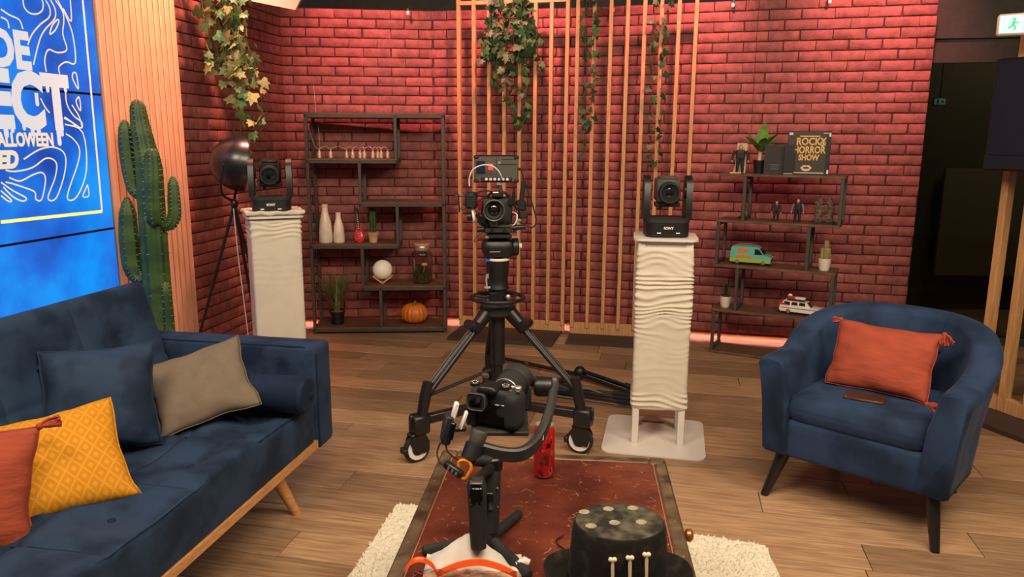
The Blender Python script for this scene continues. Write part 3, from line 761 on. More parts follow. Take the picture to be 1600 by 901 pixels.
# ------------------------------------------------------------------ tall metal and wood shelf (left)
SLO = (-1.554, 5.74); SLA = 3.4
def sl_world(x, y, z=0.0):
    a = R(SLA); return (SLO[0] + x * math.cos(a) - y * math.sin(a), SLO[1] + x * math.sin(a) + y * math.cos(a), z)
sh = thing('shelving_unit', 'tall dark metal shelving unit with staggered wooden boards', 'shelf', (SLO[0], SLO[1], 0), SLA)
W, D, B = 1.04, 0.30, 0.024
for x in (B / 2, W - B / 2):
    for y in (B / 2, D - B / 2): MB().bbox((x, y, 0.85), (B, B, 1.70), 0.002).build('post', 'shelf_metal', sh)
for (z, x0, x1) in ((0.045, 0, W), (0.375, 0.385, W), (0.703, 0, 0.685), (1.026, 0.385, W), (1.352, 0, 0.685), (1.688, 0, W)):
    fr = MB()
    for y in (B / 2, D - B / 2): fr.bbox(((x0 + x1) / 2, y, z - 0.018), (x1 - x0, B, B), 0.002)
    for x in (x0 + B / 2, x1 - B / 2): fr.bbox((x, D / 2, z - 0.018), (B, D, B), 0.002)
    bd = MB().bbox(((x0 + x1) / 2, D / 2, z), (x1 - x0 - 0.004, D - 0.002, 0.014), 0.002).build('board', 'shelf_wood', sh)
    fr.build('board_frame', 'shelf_metal', bd, kind='stuff')
for (x, z0, z1) in ((0.673, 1.352, 1.68), (0.398, 1.026, 1.34), (0.673, 0.703, 1.015), (0.398, 0.375, 0.69), (0.530, 0.045, 0.37)):
    for y in (B / 2, D - B / 2): MB().bbox((x, y, (z0 + z1) / 2), (B, B, z1 - z0), 0.002).build('upright', 'shelf_metal', sh)
ZB = {0: 0.052, 1: 0.382, 2: 0.710, 3: 1.033, 4: 1.359}
def on_shelf(name, label, cat, x, y, lvl, rz=0, group=None):
    return thing(name, label, cat, sl_world(x, y, ZB[lvl]), SLA + rz, group)
# two ceramic bottle vases
for (x, h, r, lab) in ((0.105, 0.295, 0.054, 'taller of two cream marbled bottle vases on the shelf'), (0.207, 0.232, 0.045, 'shorter of two cream marbled bottle vases on the shelf')):
    t = on_shelf('bottle_vase', lab, 'vase', x, 0.12, 2, 0, 'cream bottle vases')
    MB().lathe([(r * .92, 0), (r, 0.01), (r * .97, h * .25), (r * .82, h * .55), (r * .55, h * .74), (r * .44, h * .82), (r * .43, h * .95), (r * .5, h), (r * .36, h), (r * .34, h * .85)], 24).build('body', 'ceramic', t)
    MB().lathe([(r * .44, h * .925), (r * .465, h * .94), (r * .44, h * .955)], 24, caps=False).build('neck_ring', 'ceramic', t)
# miniature red guitar on a stand
t = on_shelf('miniature_guitar', 'miniature red semi-hollow electric guitar standing on the shelf', 'guitar', 0.368, 0.12, 2, -8)
def gbody():
    pts = []
    for i in range(40):
        a = 2 * PI * i / 40; r = 0.040 + 0.0055 * math.cos(2 * a) ; x = r * math.sin(a) * 1.02; z = r * math.cos(a) * 1.25
        k = 1 - 0.20 * math.exp(-((z - 0.006) / 0.012) ** 2); pts.append((x * k * (0.86 if z > 0.0 else 1.0), z + 0.052))
    return pts
GT = Matrix.Translation((0, 0.012, 0.0)) @ Matrix.Diagonal((1.2, 1, 1.0, 1)) @ Matrix.Rotation(R(-8), 4, 'X') @ Matrix.Rotation(R(-7), 4, 'Y')
PX = Matrix.Rotation(PI / 2, 4, 'X')
MB().prism(gbody(), -0.007, 0.007, PX).build('body', 'red_lacquer', t, GT)
MB().box((0, -0.004, 0.165), (0.012, 0.008, 0.15)).build('neck', 'black_plastic', t, GT)
fm = MB()
for k in range(9): fm.box((0, -0.0085, 0.105 + k * 0.014), (0.0075, 0.001, 0.0045))
fm.build('fret_inlay', 'pale_inlay', t, GT, kind='stuff')
MB().prism([(-0.006, 0.235), (0.006, 0.235), (0.009, 0.265), (0.0, 0.272), (-0.009, 0.265)], -0.003, 0.003, PX).build('headstock', 'black_plastic', t, GT)
MB().box((0, -0.0085, 0.068), (0.022, 0.003, 0.007)).build('pickup', 'steel', t, GT); MB().box((0, -0.0085, 0.048), (0.022, 0.003, 0.007)).build('pickup', 'steel', t, GT)
MB().box((0, -0.009, 0.03), (0.018, 0.004, 0.005)).build('bridge', 'steel', t, GT)
MB().prism([(0.012, 0.078), (0.022, 0.05), (0.016, 0.03), (0.012, 0.045)], 0.0075, 0.009, PX).build('pickguard', 'pale_inlay', t, GT)
sb = MB(); sb.tube([(-0.03, -0.025, 0.004), (-0.015, 0.015, 0.012), (0, 0.03, 0.09)], 0.003, 6); sb.tube([(0.03, -0.025, 0.004), (0.015, 0.015, 0.012), (0, 0.03, 0.09)], 0.003, 6); sb.tube([(-0.015, 0.015, 0.012), (0.015, 0.015, 0.012)], 0.003, 6)
sb.build('stand', 'black_plastic', t)
def ribbed(h, r, ribs=9, n=54, amp=0.16, m=14):
    prof = []; vs = []; fs = []
    for i in range(m + 1):
        s = i / m; z = h * s; k = 1.0 if s < 0.82 else math.sqrt(max(0, 1 - ((s - 0.82) / 0.18) ** 2)); k = max(k, 0.04) * (0.86 + 0.14 * min(1, s * 3))
        for j in range(n):
            a = 2 * PI * j / n; rr = r * k * (1 - amp / 2 + amp / 2 * math.cos(ribs * a)); vs.append((rr * math.cos(a), rr * math.sin(a), z))
    for i in range(m):
        for j in range(n): fs.append((i * n + j, i * n + (j + 1) % n, (i + 1) * n + (j + 1) % n, (i + 1) * n + j))
    fs.append(tuple(m * n + j for j in range(n)))
    return vs, fs
t = on_shelf('potted_cactus', 'small ribbed column cactus in a terracotta pot on the tall shelf', 'potted plant', 0.472, 0.12, 2)
MB().lathe([(0.030, 0), (0.040, 0.055), (0.044, 0.056), (0.045, 0.082), (0.038, 0.082), (0.036, 0.07)], 24).build('pot', 'terracotta', t)
MB().lathe([(0.0, 0.072), (0.037, 0.072)], 20).build('soil', 'soil_pebble', t)
mb = MB(); mb.add(*ribbed(0.20, 0.027), T((0, 0, 0.07))); mb.build('stem', 'cactus_skin', t)
# moon lamp
t = on_shelf('moon_lamp', 'round white moon lamp on a folded wooden stand', 'lamp', 0.537, 0.12, 1)
MB().ell((0, 0, 0.110), 0.076, 28, 18).build('globe', 'moon', t)
for s in (-1, 1):
    MB().box((s * 0.035, -0.03, 0.032), (0.012, 0.014, 0.10), Matrix.Translation((s * 0.035, -0.03, 0.032)) @ Matrix.Rotation(R(s * 52), 4, 'Y') @ Matrix.Translation((-s * 0.035, 0.03, -0.032))).build('stand_leg', 'light_wood', t)
    MB().box((s * 0.035, 0.03, 0.032), (0.012, 0.014, 0.10), Matrix.Translation((s * 0.035, 0.03, 0.032)) @ Matrix.Rotation(R(s * 52), 4, 'Y') @ Matrix.Translation((-s * 0.035, -0.03, -0.032))).build('stand_leg', 'light_wood', t)
# terrarium jar
t = on_shelf('terrarium_jar', 'tall glass jar with cork lid and dried moss inside', 'jar', 0.85, 0.13, 1)
MB().lathe([(0.066, 0.0), (0.076, 0.008), (0.079, 0.05), (0.082, 0.20), (0.080, 0.235), (0.062, 0.262), (0.058, 0.272), (0.058, 0.285)], 32, caps=False).lathe([(0.0, 0.002), (0.066, 0.002)], 32, caps=False).build('glass', 'jar_glass', t)
MB().lathe([(0.059, 0.262), (0.0605, 0.264), (0.0605, 0.298), (0.059, 0.30)], 32, caps=False).build('collar', 'steel', t)
MB().lathe([(0.062, 0.298), (0.066, 0.301), (0.066, 0.315), (0.062, 0.319)], 32).build('lid', 'cork', t)
mo = MB(); rnd = random.Random(5)
for k in range(170):
    a = rnd.uniform(0, 2 * PI); rr = 0.058 * math.sqrt(rnd.random()); h = rnd.uniform(0.05, 0.15); x, y = rr * math.cos(a), rr * math.sin(a)
    mo.tube([(x, y, 0.006), (x * 1.1 + rnd.uniform(-.012, .012), y * 1.1, h * .6), (x * 1.15 + rnd.uniform(-.02, .02), y * 1.15 + rnd.uniform(-.02, .02), h)], [0.004, 0.005, 0.001], 5)
mo.build('moss', 'moss', t, kind='stuff')
MB().ell((0.018, -0.02, 0.15), (0.026, 0.02, 0.016), 12, 8).tube([(0.005, 0, 0.01), (0.01, -0.01, 0.08), (0.018, -0.02, 0.145)], 0.003, 6).build('dried_flower', 'tan_card', t)
# grass in black pot
def blade(mb, base, ang, lean, h, w, curl=0.4, seg=5):
    d = Vector((math.cos(ang), math.sin(ang), 0)); s = Vector((-d.y, d.x, 0)); pts = []
    for i in range(seg + 1):
        t_ = i / seg; pts.append(Vector(base) + d * (lean * h * (t_ ** (1 + curl))) + Vector((0, 0, h * (t_ - 0.25 * lean * t_ ** 2.5))))
    vs = []; fs = []
    for i, p in enumerate(pts):
        ww = w * (1 - (i / seg) ** 2 * .95); vs += [p - s * ww, p + d * ww * .25, p + s * ww]
    for i in range(seg): fs += [(3 * i, 3 * i + 1, 3 * i + 4, 3 * i + 3), (3 * i + 1, 3 * i + 2, 3 * i + 5, 3 * i + 4)]
    mb.add(vs, fs)
t = on_shelf('potted_grass', 'spiky green grass plant in a small black pot on the bottom board', 'potted plant', 0.168, 0.13, 0)
MB().lathe([(0.047, 0), (0.060, 0.095), (0.064, 0.096), (0.064, 0.108), (0.057, 0.108), (0.055, 0.09)], 28).build('pot', 'black_plastic', t)
MB().lathe([(0.0, 0.104), (0.03, 0.103), (0.056, 0.098)], 24).build('pebbles', 'soil_pebble', t)
g = MB(); rnd = random.Random(3)
for k in range(190):
    a = rnd.uniform(0, 2 * PI); fan = rnd.choice((-1, 1)); le = rnd.uniform(0.12, 0.85)
    aa = (0 if fan > 0 else PI) + rnd.uniform(-1.1, 1.1)
    blade(g, (rnd.uniform(-.018, .018), rnd.uniform(-.018, .018), 0.10), aa, le, rnd.uniform(0.22, 0.40), 0.0048)
g.build('blades', 'grass_blade', t, kind='stuff')
# pumpkin
t = on_shelf('pumpkin', 'ribbed orange pumpkin with a short stalk on the bottom board', 'pumpkin', 0.778, 0.14, 0)
vs = []; fs = []; n, m = 96, 16
for i in range(m + 1):
    p = -PI / 2 + PI * i / m
    for j in range(n):
        a = 2 * PI * j / n; rb = 1 - 0.07 * abs(math.sin(8 * a)) ** 3 * 1.0; rr = 0.107 * (math.cos(p) ** 0.75 if math.cos(p) > 1e-4 else 0.0) * rb
        dz = -0.018 * max(0, 1 - rr / 0.05) if p > 0 else 0.012 * max(0, 1 - rr / 0.05)
        vs.append((rr * math.cos(a), rr * math.sin(a), 0.080 + 0.080 * math.sin(p) + dz))
for i in range(m):
    for j in range(n): fs.append((i * n + j, i * n + (j + 1) % n, (i + 1) * n + (j + 1) % n, (i + 1) * n + j))
mb = MB(); mb.add(vs, fs); mb.build('body', 'pumpkin_skin', t, ang=80)
MB().tube([(0, 0, 0.138), (0.002, 0, 0.155), (0.008, -0.003, 0.172), (0.014, -0.004, 0.178)], [0.018, 0.011, 0.010, 0.011], 8).build('stalk', 'pumpkin_stem', t)
# string of little bottle lights
bot = None
for i, x in enumerate((0.09, 0.171, 0.288, 0.339, 0.392, 0.429, 0.491, 0.525, 0.554, 0.601)):
    t = on_shelf('bottle_light', '%s tiny clear bottle light from the left on the highest board' % ('first', 'second', 'third', 'fourth', 'fifth', 'sixth', 'seventh', 'eighth', 'ninth', 'last')[i], 'light', x, 0.08 + (i * 37 % 5) * 0.012, 4, i * 40, 'string of tiny bottle lights')
    if bot is None:
        bot = (MB().lathe([(0.012, 0), (0.014, 0.004), (0.014, 0.042), (0.007, 0.052), (0.007, 0.06)], 14).mesh('glass', 'bottle_glass'),
               MB().cyl((0, 0, 0.054), (0, 0, 0.069), 0.0068, 0.0075, 10).mesh('stopper', 'cork'), MB().tube(smooth_path([(0, 0, 0.055), (0.004, 0.002, 0.04), (-0.004, 0.001, 0.026), (0.003, -0.003, 0.012), (0, 0, 0.005)], 4), 0.0032, 5).mesh('filament', 'filament'))
    for nme, me in zip(('glass', 'stopper', 'filament'), bot): link_mesh(nme, me, t)
o = MB(); xs = (0.02, 0.09, 0.171, 0.288, 0.339, 0.392, 0.429, 0.491, 0.525, 0.554, 0.601); pts = []
for i, x in enumerate(xs):
    pts.append((x, 0.09, 0.074 if i else 0.22)); 
    if i < len(xs) - 1: pts.append(((x + xs[i + 1]) / 2, 0.10, 0.088))
o.tube(smooth_path(pts, 4), 0.0014, 5)
o = o.build('cord', 'string_wire', M=T(sl_world(0, 0, ZB[4]), rz=SLA)); tag(o, 'thin pale wire looping between the tiny bottle lights', 'cord')
o = MB().tube(smooth_path([(0.035, 0.26, 0.55), (0.04, 0.27, 0.36), (0.037, 0.26, 0.30), (0.06, 0.25, 0.22), (0.065, 0.25, 0.0)], 5), 0.0014, 5).build('cord', 'string_wire', M=T(sl_world(0, 0, ZB[4]), rz=SLA))
tag(o, 'thin pale cord hanging down the brick wall onto the highest shelf board', 'cord')

# ------------------------------------------------------------------ stepped shelf (right)
RO = (1.427, 5.286); RA = -28
def sr_world(x, y, z=0.0):
    a = R(RA); return (RO[0] + x * math.cos(a) - y * math.sin(a), RO[1] + x * math.sin(a) + y * math.cos(a), z)
sh = thing('stepped_shelf', 'zigzag stepped shelf of black metal loops and dark wooden boards', 'shelf', (RO[0], RO[1], 0), RA)
D2 = 0.25
RZ = [0.012, 0.318, 0.640, 0.955, 1.275]
for (z, x0, x1) in ((RZ[0], 0.0, 0.66), (RZ[1], 0.0, 0.80), (RZ[2], 0.0, 0.80), (RZ[3], 0.0, 0.80), (RZ[4], 0.0, 0.81)):
    MB().bbox(((x0 + x1) / 2, D2 / 2, z), (x1 - x0, D2, 0.018), 0.002).build('board', 'shelf_wood', sh)
B2 = 0.022
for (x, a, b) in ((0.017, 0, 1), (0.620, 0, 1), (0.165, 1, 2), (0.785, 1, 2), (0.017, 2, 3), (0.615, 2, 3), (0.180, 3, 4), (0.795, 3, 4)):
    z0, z1 = RZ[a] + 0.009, RZ[b] - 0.009; lp = MB()
    for y in (B2 / 2 + .004, D2 - B2 / 2 - .004): lp.bbox((x, y, (z0 + z1) / 2), (B2, B2, z1 - z0), 0.002)
    for z in (z0 + B2 / 2, z1 - B2 / 2): lp.bbox((x, D2 / 2, z), (B2, D2 - 2 * B2, B2), 0.002)
    lp.build('metal_loop', 'shelf_metal', sh)
RT = [z + 0.009 for z in RZ]
def on_step(name, label, cat, x, y, lvl, rz=0, group=None):
    return thing(name, label, cat, sr_world(x, y, RT[lvl]), RA + rz, group)
# big black game box with gold lettering, leaning back a little
t = on_step('game_box', 'large black boxed game with gold Rocky Horror Show lettering', 'box', 0.558, 0.125, 4, 6)
BW, BH, BD_ = 0.268, 0.285, 0.05
MB().bbox((0, 0, BH / 2), (BW, BD_, BH), 0.002).build('box', 'box_black', t)
MB().box((-0.012, -BD_ / 2 - 0.0006, BH / 2), (BW - 0.03, 0.001, BH - 0.006)).build('front_print', 'box_olive', t)
FX = lambda x, z: Matrix.Translation((x, -BD_ / 2 - 0.0018, z)) @ PX
text_part('lettering', 'ROCKY', 0.066, 'gold_print', t, FX(0.012, 0.196) @ Matrix.Diagonal((0.82, 1, 1, 1)), 0.0004, 0.002)
text_part('lettering', 'HORROR', 0.064, 'gold_print', t, FX(0.004, 0.142) @ Matrix.Diagonal((0.74, 1, 1, 1)), 0.0004, 0.002)
text_part('lettering', 'SHOW', 0.052, 'gold_print', t, FX(0.004, 0.096) @ Matrix.Diagonal((0.80, 1, 1, 1)), 0.0004, 0.002)
MB().box((0.004, -BD_ / 2 - 0.0015, 0.252), (0.125, 0.0008, 0.008)).build('title_bar', 'gold_print', t)
lp = MB(); up = [(-0.036, 0.0), (-0.02, 0.016), (-0.006, 0.018), (0, 0.014), (0.006, 0.018), (0.02, 0.016), (0.036, 0.0), (0.02, -0.019), (0, -0.023), (-0.02, -0.019)]
lp.prism(up, 0, 0.0006, FX(-0.008, 0.045)); lp.build('lips_print', 'lip_print', t)
MB().prism([(-0.024, 0.0), (-0.008, 0.006), (0.008, 0.006), (0.024, 0.0), (0.008, -0.006), (-0.008, -0.006)], 0.0007, 0.001, FX(-0.008, 0.045)).build('mouth_print', 'box_black', t)
MB().lathe([(0.018, 0), (0.018, 0.0006), (0.014, 0.0006), (0.014, 0)], 20, FX(0.086, 0.205)).build('round_badge', 'tan_card', t)
MB().box((-0.012, -BD_ / 2 - 0.0016, 0.012), (BW - 0.04, 0.0006, 0.005)).build('footer_print', 'white_print', t)
MB().box((-0.115, -BD_ / 2 - 0.0016, 0.268), (0.024, 0.0006, 0.016)).build('corner_print', 'white_print', t)
MB().box((0.100, -BD_ / 2 - 0.0016, 0.272), (0.03, 0.0006, 0.006)).build('corner_print', 'tan_card', t)
for z in (0.02, 0.262): MB().box((0.126, -BD_ / 2 - 0.0008, z), (0.012, 0.0006, 0.026)).build('edge_print', 'white_print', t)
# plum book
t = on_step('book', 'upright plum hardback book in front of the game box', 'book', 0.352, 0.095, 4, 5)
MB().bbox((0, 0, 0.098), (0.136, 0.024, 0.196), 0.001).build('cover', 'book_plum', t)
MB().box((0.0675, 0.0, 0.098), (0.003, 0.018, 0.19)).build('page_block', 'page', t)
bp = MB(); bp.box((0, -0.0128, 0.10), (0.118, 0.0006, 0.178)); bp.build('inner_print', 'board_dark', t)
MB().prism([(0, -0.012), (0.012, 0.006), (0.006, 0.012), (0, 0.006), (-0.006, 0.012), (-0.012, 0.006)], 0, 0.0006, Matrix.Translation((0, -0.0134, 0.155)) @ PX).build('heart_print', 'can_dark_red', t)
for z, w_ in ((0.062, 0.07), (0.048, 0.05), (0.034, 0.06)): MB().box((0.0, -0.0136, z), (w_, 0.0006, 0.004)).build('line_print', 'toy_grey', t)
# black blank card box left of the game box (spine)
t = on_step('slim_case', 'slim plain black case wedged between plum book and game box', 'case', 0.448, 0.055, 4, 4)
MB().bbox((0, 0, 0.097), (0.062, 0.018, 0.194), 0.001).build('case', 'box_black', t); MB().box((0, -0.0095, 0.006), (0.058, 0.0006, 0.003)).build('edge_line', 'white_print', t)
# green plant in black pot
t = on_step('potted_plant', 'bright green broad-leaved plant in a black pot on the topmost step', 'potted plant', 0.243, 0.13, 4)
MB().lathe([(0.030, 0), (0.040, 0.08), (0.042, 0.081), (0.042, 0.09), (0.037, 0.09), (0.036, 0.08)], 22).build('pot', 'black_plastic', t)
MB().cyl((0, 0, 0.07), (0.004, 0, 0.17), 0.015, 0.010, 8).build('stem', 'tan_card', t)
rnd = random.Random(9)
def broad_leaf(l, w):
    vs = []; fs = []; n = 7
    for i in range(n + 1):
        s = i / n; ww = w * math.sin(PI * min(1, s * 0.92 + 0.04)) ** 0.8; b = -0.30 * l * s ** 2.2
        vs += [(-ww, s * l * .95, b + 0.12 * ww), (0, s * l * .95, b), (ww, s * l * .95, b + 0.12 * ww)]
    for i in range(n): fs += [(3 * i, 3 * i + 1, 3 * i + 4, 3 * i + 3), (3 * i + 1, 3 * i + 2, 3 * i + 5, 3 * i + 4)]
    mb = MB(); mb.add(vs, fs); return mb.mesh('leaf', 'leaf_bright', 80)
lm = broad_leaf(0.18, 0.032)
for k, (az, el, s) in enumerate(((0, 80, 1.25), (60, 62, 1.0), (140, 58, 1.0), (200, 50, .95), (250, 65, 1.05), (310, 55, 1.0), (20, 45, .85), (100, 70, 1.1), (175, 40, .8), (280, 42, .8), (340, 60, 1.0))):
    link_mesh('leaf', lm, t, Matrix.Translation((0.004, 0, 0.13 + 0.02 * rnd.random())) @ Matrix.Rotation(R(az), 4, 'Z') @ Matrix.Rotation(R(el), 4, 'X') @ Matrix.Diagonal((s, s, s, 1)))
# toy figures in dark clothes
def toy(name, label, x, y, lvl, h, coat, legs, hair=None, wide=1.0, rz=0, armc=None):
    t = on_step(name, label, 'toy figure', x, y, lvl, rz); k = h / 1.0
    S = Matrix.Diagonal((k, k, k, 1))
    b = MB(); b.soft((0, 0, 0.66), (0.24 * wide, 0.15, 0.36), 0.06, (4, 3, 5), lambda p: (p.x * (1 + 0.25 * p.z), p.y, p.z)); b.build('torso', coat, t, S)
    for s in (-1, 1):
        MB().tube([(s * 0.065, 0, 0.52), (s * 0.085, -0.01, 0.27), (s * 0.095, 0, 0.05)], [0.075, 0.058, 0.048], 10).build('leg', legs, t, S)
        MB().soft((s * 0.098, -0.03, 0.025), (0.085, 0.17, 0.05), 0.02, (2, 3, 2)).build('shoe', 'toy_black', t, S)
        MB().tube([(s * 0.145 * wide, 0, 0.80), (s * 0.20 * wide, -0.01, 0.63), (s * 0.215 * wide, -0.05, 0.46)], [0.055, 0.045, 0.034], 10).build('arm', armc or coat, t, S)
        MB().ell((s * 0.218 * wide, -0.06, 0.43), (0.032, 0.036, 0.045), 8, 6).build('hand', 'toy_skin', t, S)
    MB().ell((0, -0.005, 0.925), (0.062, 0.072, 0.082), 14, 10).cyl((0, 0, 0.82), (0, 0, 0.88), 0.04, 0.035, 10).build('head', 'toy_skin', t, S)
    if hair: MB().ell((0, 0.014, 0.948), (0.068, 0.072, 0.075), 14, 8).tube([(0, 0.05, 0.93), (0, 0.07, 0.80)], [0.06, 0.05], 8).build('hair', hair, t, S)
    return t
t = toy('toy_figure', 'long-haired toy figure in dark coat beside a tan card on the topmost step', 0.128, 0.06, 4, 0.19, 'toy_black', 'toy_black', 'stone_dark', 1.3, 10)
toy('toy_figure', 'shorter toy figure in black jacket on the second step from the top', 0.384, 0.10, 3, 0.135, 'toy_black', 'toy_black', None, 1.0, 5)
toy('toy_figure', 'taller toy figure in black waistcoat with pale sleeves', 0.522, 0.10, 3, 0.155, 'toy_black', 'toy_black', None, 1.15, -6, 'toy_grey')
t = on_step('display_card', 'tan folded display card behind the long-haired toy figure', 'card', 0.118, 0.10, 4, 8)
MB().prism([(-0.045, 0), (0.040, 0), (0.046, 0.205), (-0.022, 0.205), (-0.03, 0.06)], -0.003, 0.003, PX).build('card', 'tan_card', t)
MB().box((-0.02, -0.035, 0.004), (0.075, 0.07, 0.008)).build('card_foot', 'tan_card', t)
# spiked stone columns pair
t = on_step('spiked_ornament', 'pair of knobbly brown spiked columns on a black base', 'ornament', 0.690, 0.11, 3, 4)
MB().bbox((0, 0, 0.006), (0.145, 0.085, 0.012), 0.003).build('base', 'toy_black', t)
for s in (-1, 1):
    rnd = random.Random(4 + s); c = MB()
    c.tube([(s * 0.035, 0, 0.01), (s * 0.033, 0, 0.06), (s * 0.036, 0, 0.115), (s * 0.030, 0, 0.155), (s * 0.028, 0, 0.17)], [0.026, 0.020, 0.022, 0.016, 0.006], 12)
    for k in range(5):
        for q in range(4):
            a = q * PI / 2 + k * .5; z = 0.03 + k * 0.027; p = Vector((s * 0.034 + 0.017 * math.cos(a), 0.017 * math.sin(a), z)); d = Vector((math.cos(a), math.sin(a), -0.3))
            c.tube([p, p + d * 0.014, p + d * 0.019 + Vector((0, 0, 0.008))], [0.009, 0.006, 0.001], 6)
    c.build('column', 'stone_dark', t)
t = on_step('statuette', 'small dark crouching statuette at the end of the second step', 'ornament', 0.155, 0.17, 3, 0)
MB().lathe([(0.036, 0), (0.038, 0.012), (0.026, 0.016)], 16).build('base', 'toy_black', t)
MB().tube([(0, 0, 0.014), (0.006, 0, 0.05), (-0.003, -0.004, 0.085), (0.002, -0.012, 0.112)], [0.028, 0.024, 0.018, 0.010], 10).ell((0.002, -0.016, 0.118), (0.014, 0.017, 0.014), 10, 8).build('figure', 'stone_dark', t)
# toy vehicles
def wheel_part(t, x, y, r, w=0.014):
    p = MB().lathe([(r * .55, -w / 2), (r, -w / 2 + .002), (r, w / 2 - .002), (r * .55, w / 2)], 20, Matrix.Translation((x, y, r)) @ PX).build('wheel', 'toy_black', t)
    MB().lathe([(0.0, -w / 2 - .001), (r * .5, -w / 2 - .0005), (r * .5, w / 2 + .0005), (0, w / 2 + .001)], 16, Matrix.Translation((x, y, r)) @ PX).build('hubcap', 'wagon_chrome', p)
t = on_step('toy_van', 'teal and lime toy van on the middle step', 'toy vehicle', 0.235, 0.105, 2, 2)
prof = [(-0.132, 0.020), (0.136, 0.020), (0.140, 0.050), (0.134, 0.068), (0.092, 0.078), (0.060, 0.122), (0.045, 0.130), (-0.118, 0.132), (-0.130, 0.122), (-0.136, 0.07)]
MB().prism(prof, -0.052, 0.052, PX).build('body', 'toy_teal', t)
MB().box((0.0, 0, 0.034), (0.272, 0.106, 0.026)).build('lower_band', 'toy_lime', t)
for y in (-0.0525, 0.0525):
    MB().prism([(0.052, 0.078), (0.085, 0.078), (0.060, 0.112), (0.045, 0.116), (0.03, 0.116), (0.03, 0.078)], -0.0006, 0.0006, Matrix.Translation((0, y, 0)) @ PX).build('side_window', 'toy_glass', t)
    MB().prism([(-0.10, 0.05), (-0.03, 0.055), (0.02, 0.05), (0.0, 0.065), (-0.04, 0.075), (-0.09, 0.068)], -0.0007, 0.0007, Matrix.Translation((0, y * 1.005, 0)) @ PX).build('side_panel', 'toy_orange', t)
    MB().prism([(-0.09, 0.09), (-0.02, 0.092), (-0.01, 0.115), (-0.08, 0.118)], -0.0007, 0.0007, Matrix.Translation((0, y * 1.005, 0)) @ PX).build('side_panel', 'toy_orange', t)
MB().quad((0.0935, -0.045, 0.080), (0.0935, 0.045, 0.080), (0.0645, 0.042, 0.119), (0.0645, -0.042, 0.119)).build('windscreen', 'toy_glass', t)
MB().box((0.139, 0, 0.046), (0.004, 0.085, 0.022)).build('grille', 'toy_black', t)
for y in (-0.042, 0.042): MB().ell((0.140, y, 0.055), (0.003, 0.008, 0.008), 10, 6).build('headlight', 'toy_white', t)
MB().bbox((0.143, 0, 0.024), (0.008, 0.106, 0.012), .002).build('bumper', 'wagon_chrome', t)
rk = MB()
for y in (-0.03, 0.03): rk.tube([(-0.09, y, 0.133), (-0.085, y, 0.142), (0.02, y, 0.142), (0.03, y, 0.132)], 0.0025, 6)
for x in (-0.07, -0.03, 0.01): rk.tube([(x, -0.03, 0.142), (x, 0.03, 0.142)], 0.002, 6)
rk.build('roof_rack', 'wagon_chrome', t)
for x in (-0.085, 0.088):
    for y in (-0.046, 0.046): wheel_part(t, x, y, 0.024)
t = on_step('toy_wagon', 'white toy station wagon with a loaded roof rack on the lower step', 'toy vehicle', 0.612, 0.10, 1, -4)
S = Matrix.Diagonal((1.0, 1, 1, 1))
MB().prism([(-0.150, 0.022), (0.150, 0.020), (0.154, 0.042), (0.146, 0.054), (0.055, 0.060), (-0.150, 0.066), (-0.156, 0.04)], -0.046, 0.046, PX).build('body', 'toy_white', t)
MB().prism([(0.052, 0.059), (0.022, 0.092), (-0.128, 0.096), (-0.148, 0.065)], -0.039, 0.039, PX).build('cabin', 'toy_white', t)
for y in (-0.0395, 0.0395):
    for (a, b) in ((-0.128, -0.085), (-0.078, -0.035), (-0.028, 0.015)):
        MB().prism([(a, 0.068), (b, 0.067), (b - 0.004, 0.089), (a + 0.004, 0.091)], -0.0006, 0.0006, Matrix.Translation((0, y, 0)) @ PX).build('side_window', 'toy_glass', t)
    MB().box((0, y * 1.17, 0.047), (0.28, 0.0012, 0.004)).build('trim_line', 'toy_black', t)
MB().quad((0.0525, -0.036, 0.0605), (0.0525, 0.036, 0.0605), (0.0245, 0.034, 0.0905), (0.0245, -0.034, 0.0905)).build('windscreen', 'toy_glass', t)
for s in (-1, 1): MB().prism([(-0.155, 0.06), (-0.09, 0.064), (-0.16, 0.088)], -0.003, 0.003, Matrix.Translation((0, s * 0.042, 0)) @ PX).build('tail_fin', 'toy_red', t)
MB().bbox((0.155, 0, 0.027), (0.01, 0.092, 0.014), .003).build('bumper', 'wagon_chrome', t)
MB().box((0.1535, 0, 0.042), (0.003, 0.07, 0.012)).build('grille', 'wagon_chrome', t)
for y in (-0.036, 0.036): MB().ell((0.153, y, 0.045), (0.003, 0.007, 0.006), 10, 6).build('headlight', 'led_white', t)
r_ = MB()
for y in (-0.028, 0.028): r_.tube([(-0.11, y, 0.10), (0.01, y, 0.099)], 0.003, 6)
for x in (-0.10, -0.05, 0.0): r_.tube([(x, -0.028, 0.10), (x, 0.028, 0.10)], 0.003, 6)
r_.build('roof_rack', 'toy_black', t)
MB().bbox((-0.03, 0.004, 0.112), (0.07, 0.035, 0.016), .004).build('roof_box', 'toy_white', t)
MB().cyl((-0.105, -0.006, 0.115), (-0.06, -0.01, 0.115), 0.011, 0.011, 12).build('roof_tank', 'toy_red', t)
MB().ell((-0.10, 0.018, 0.122), (0.016, 0.012, 0.014), 10, 8).build('roof_dome', 'toy_white', t)
for x in (-0.095, 0.092):
    for y in (-0.041, 0.041): wheel_part(t, x, y, 0.021, 0.012)
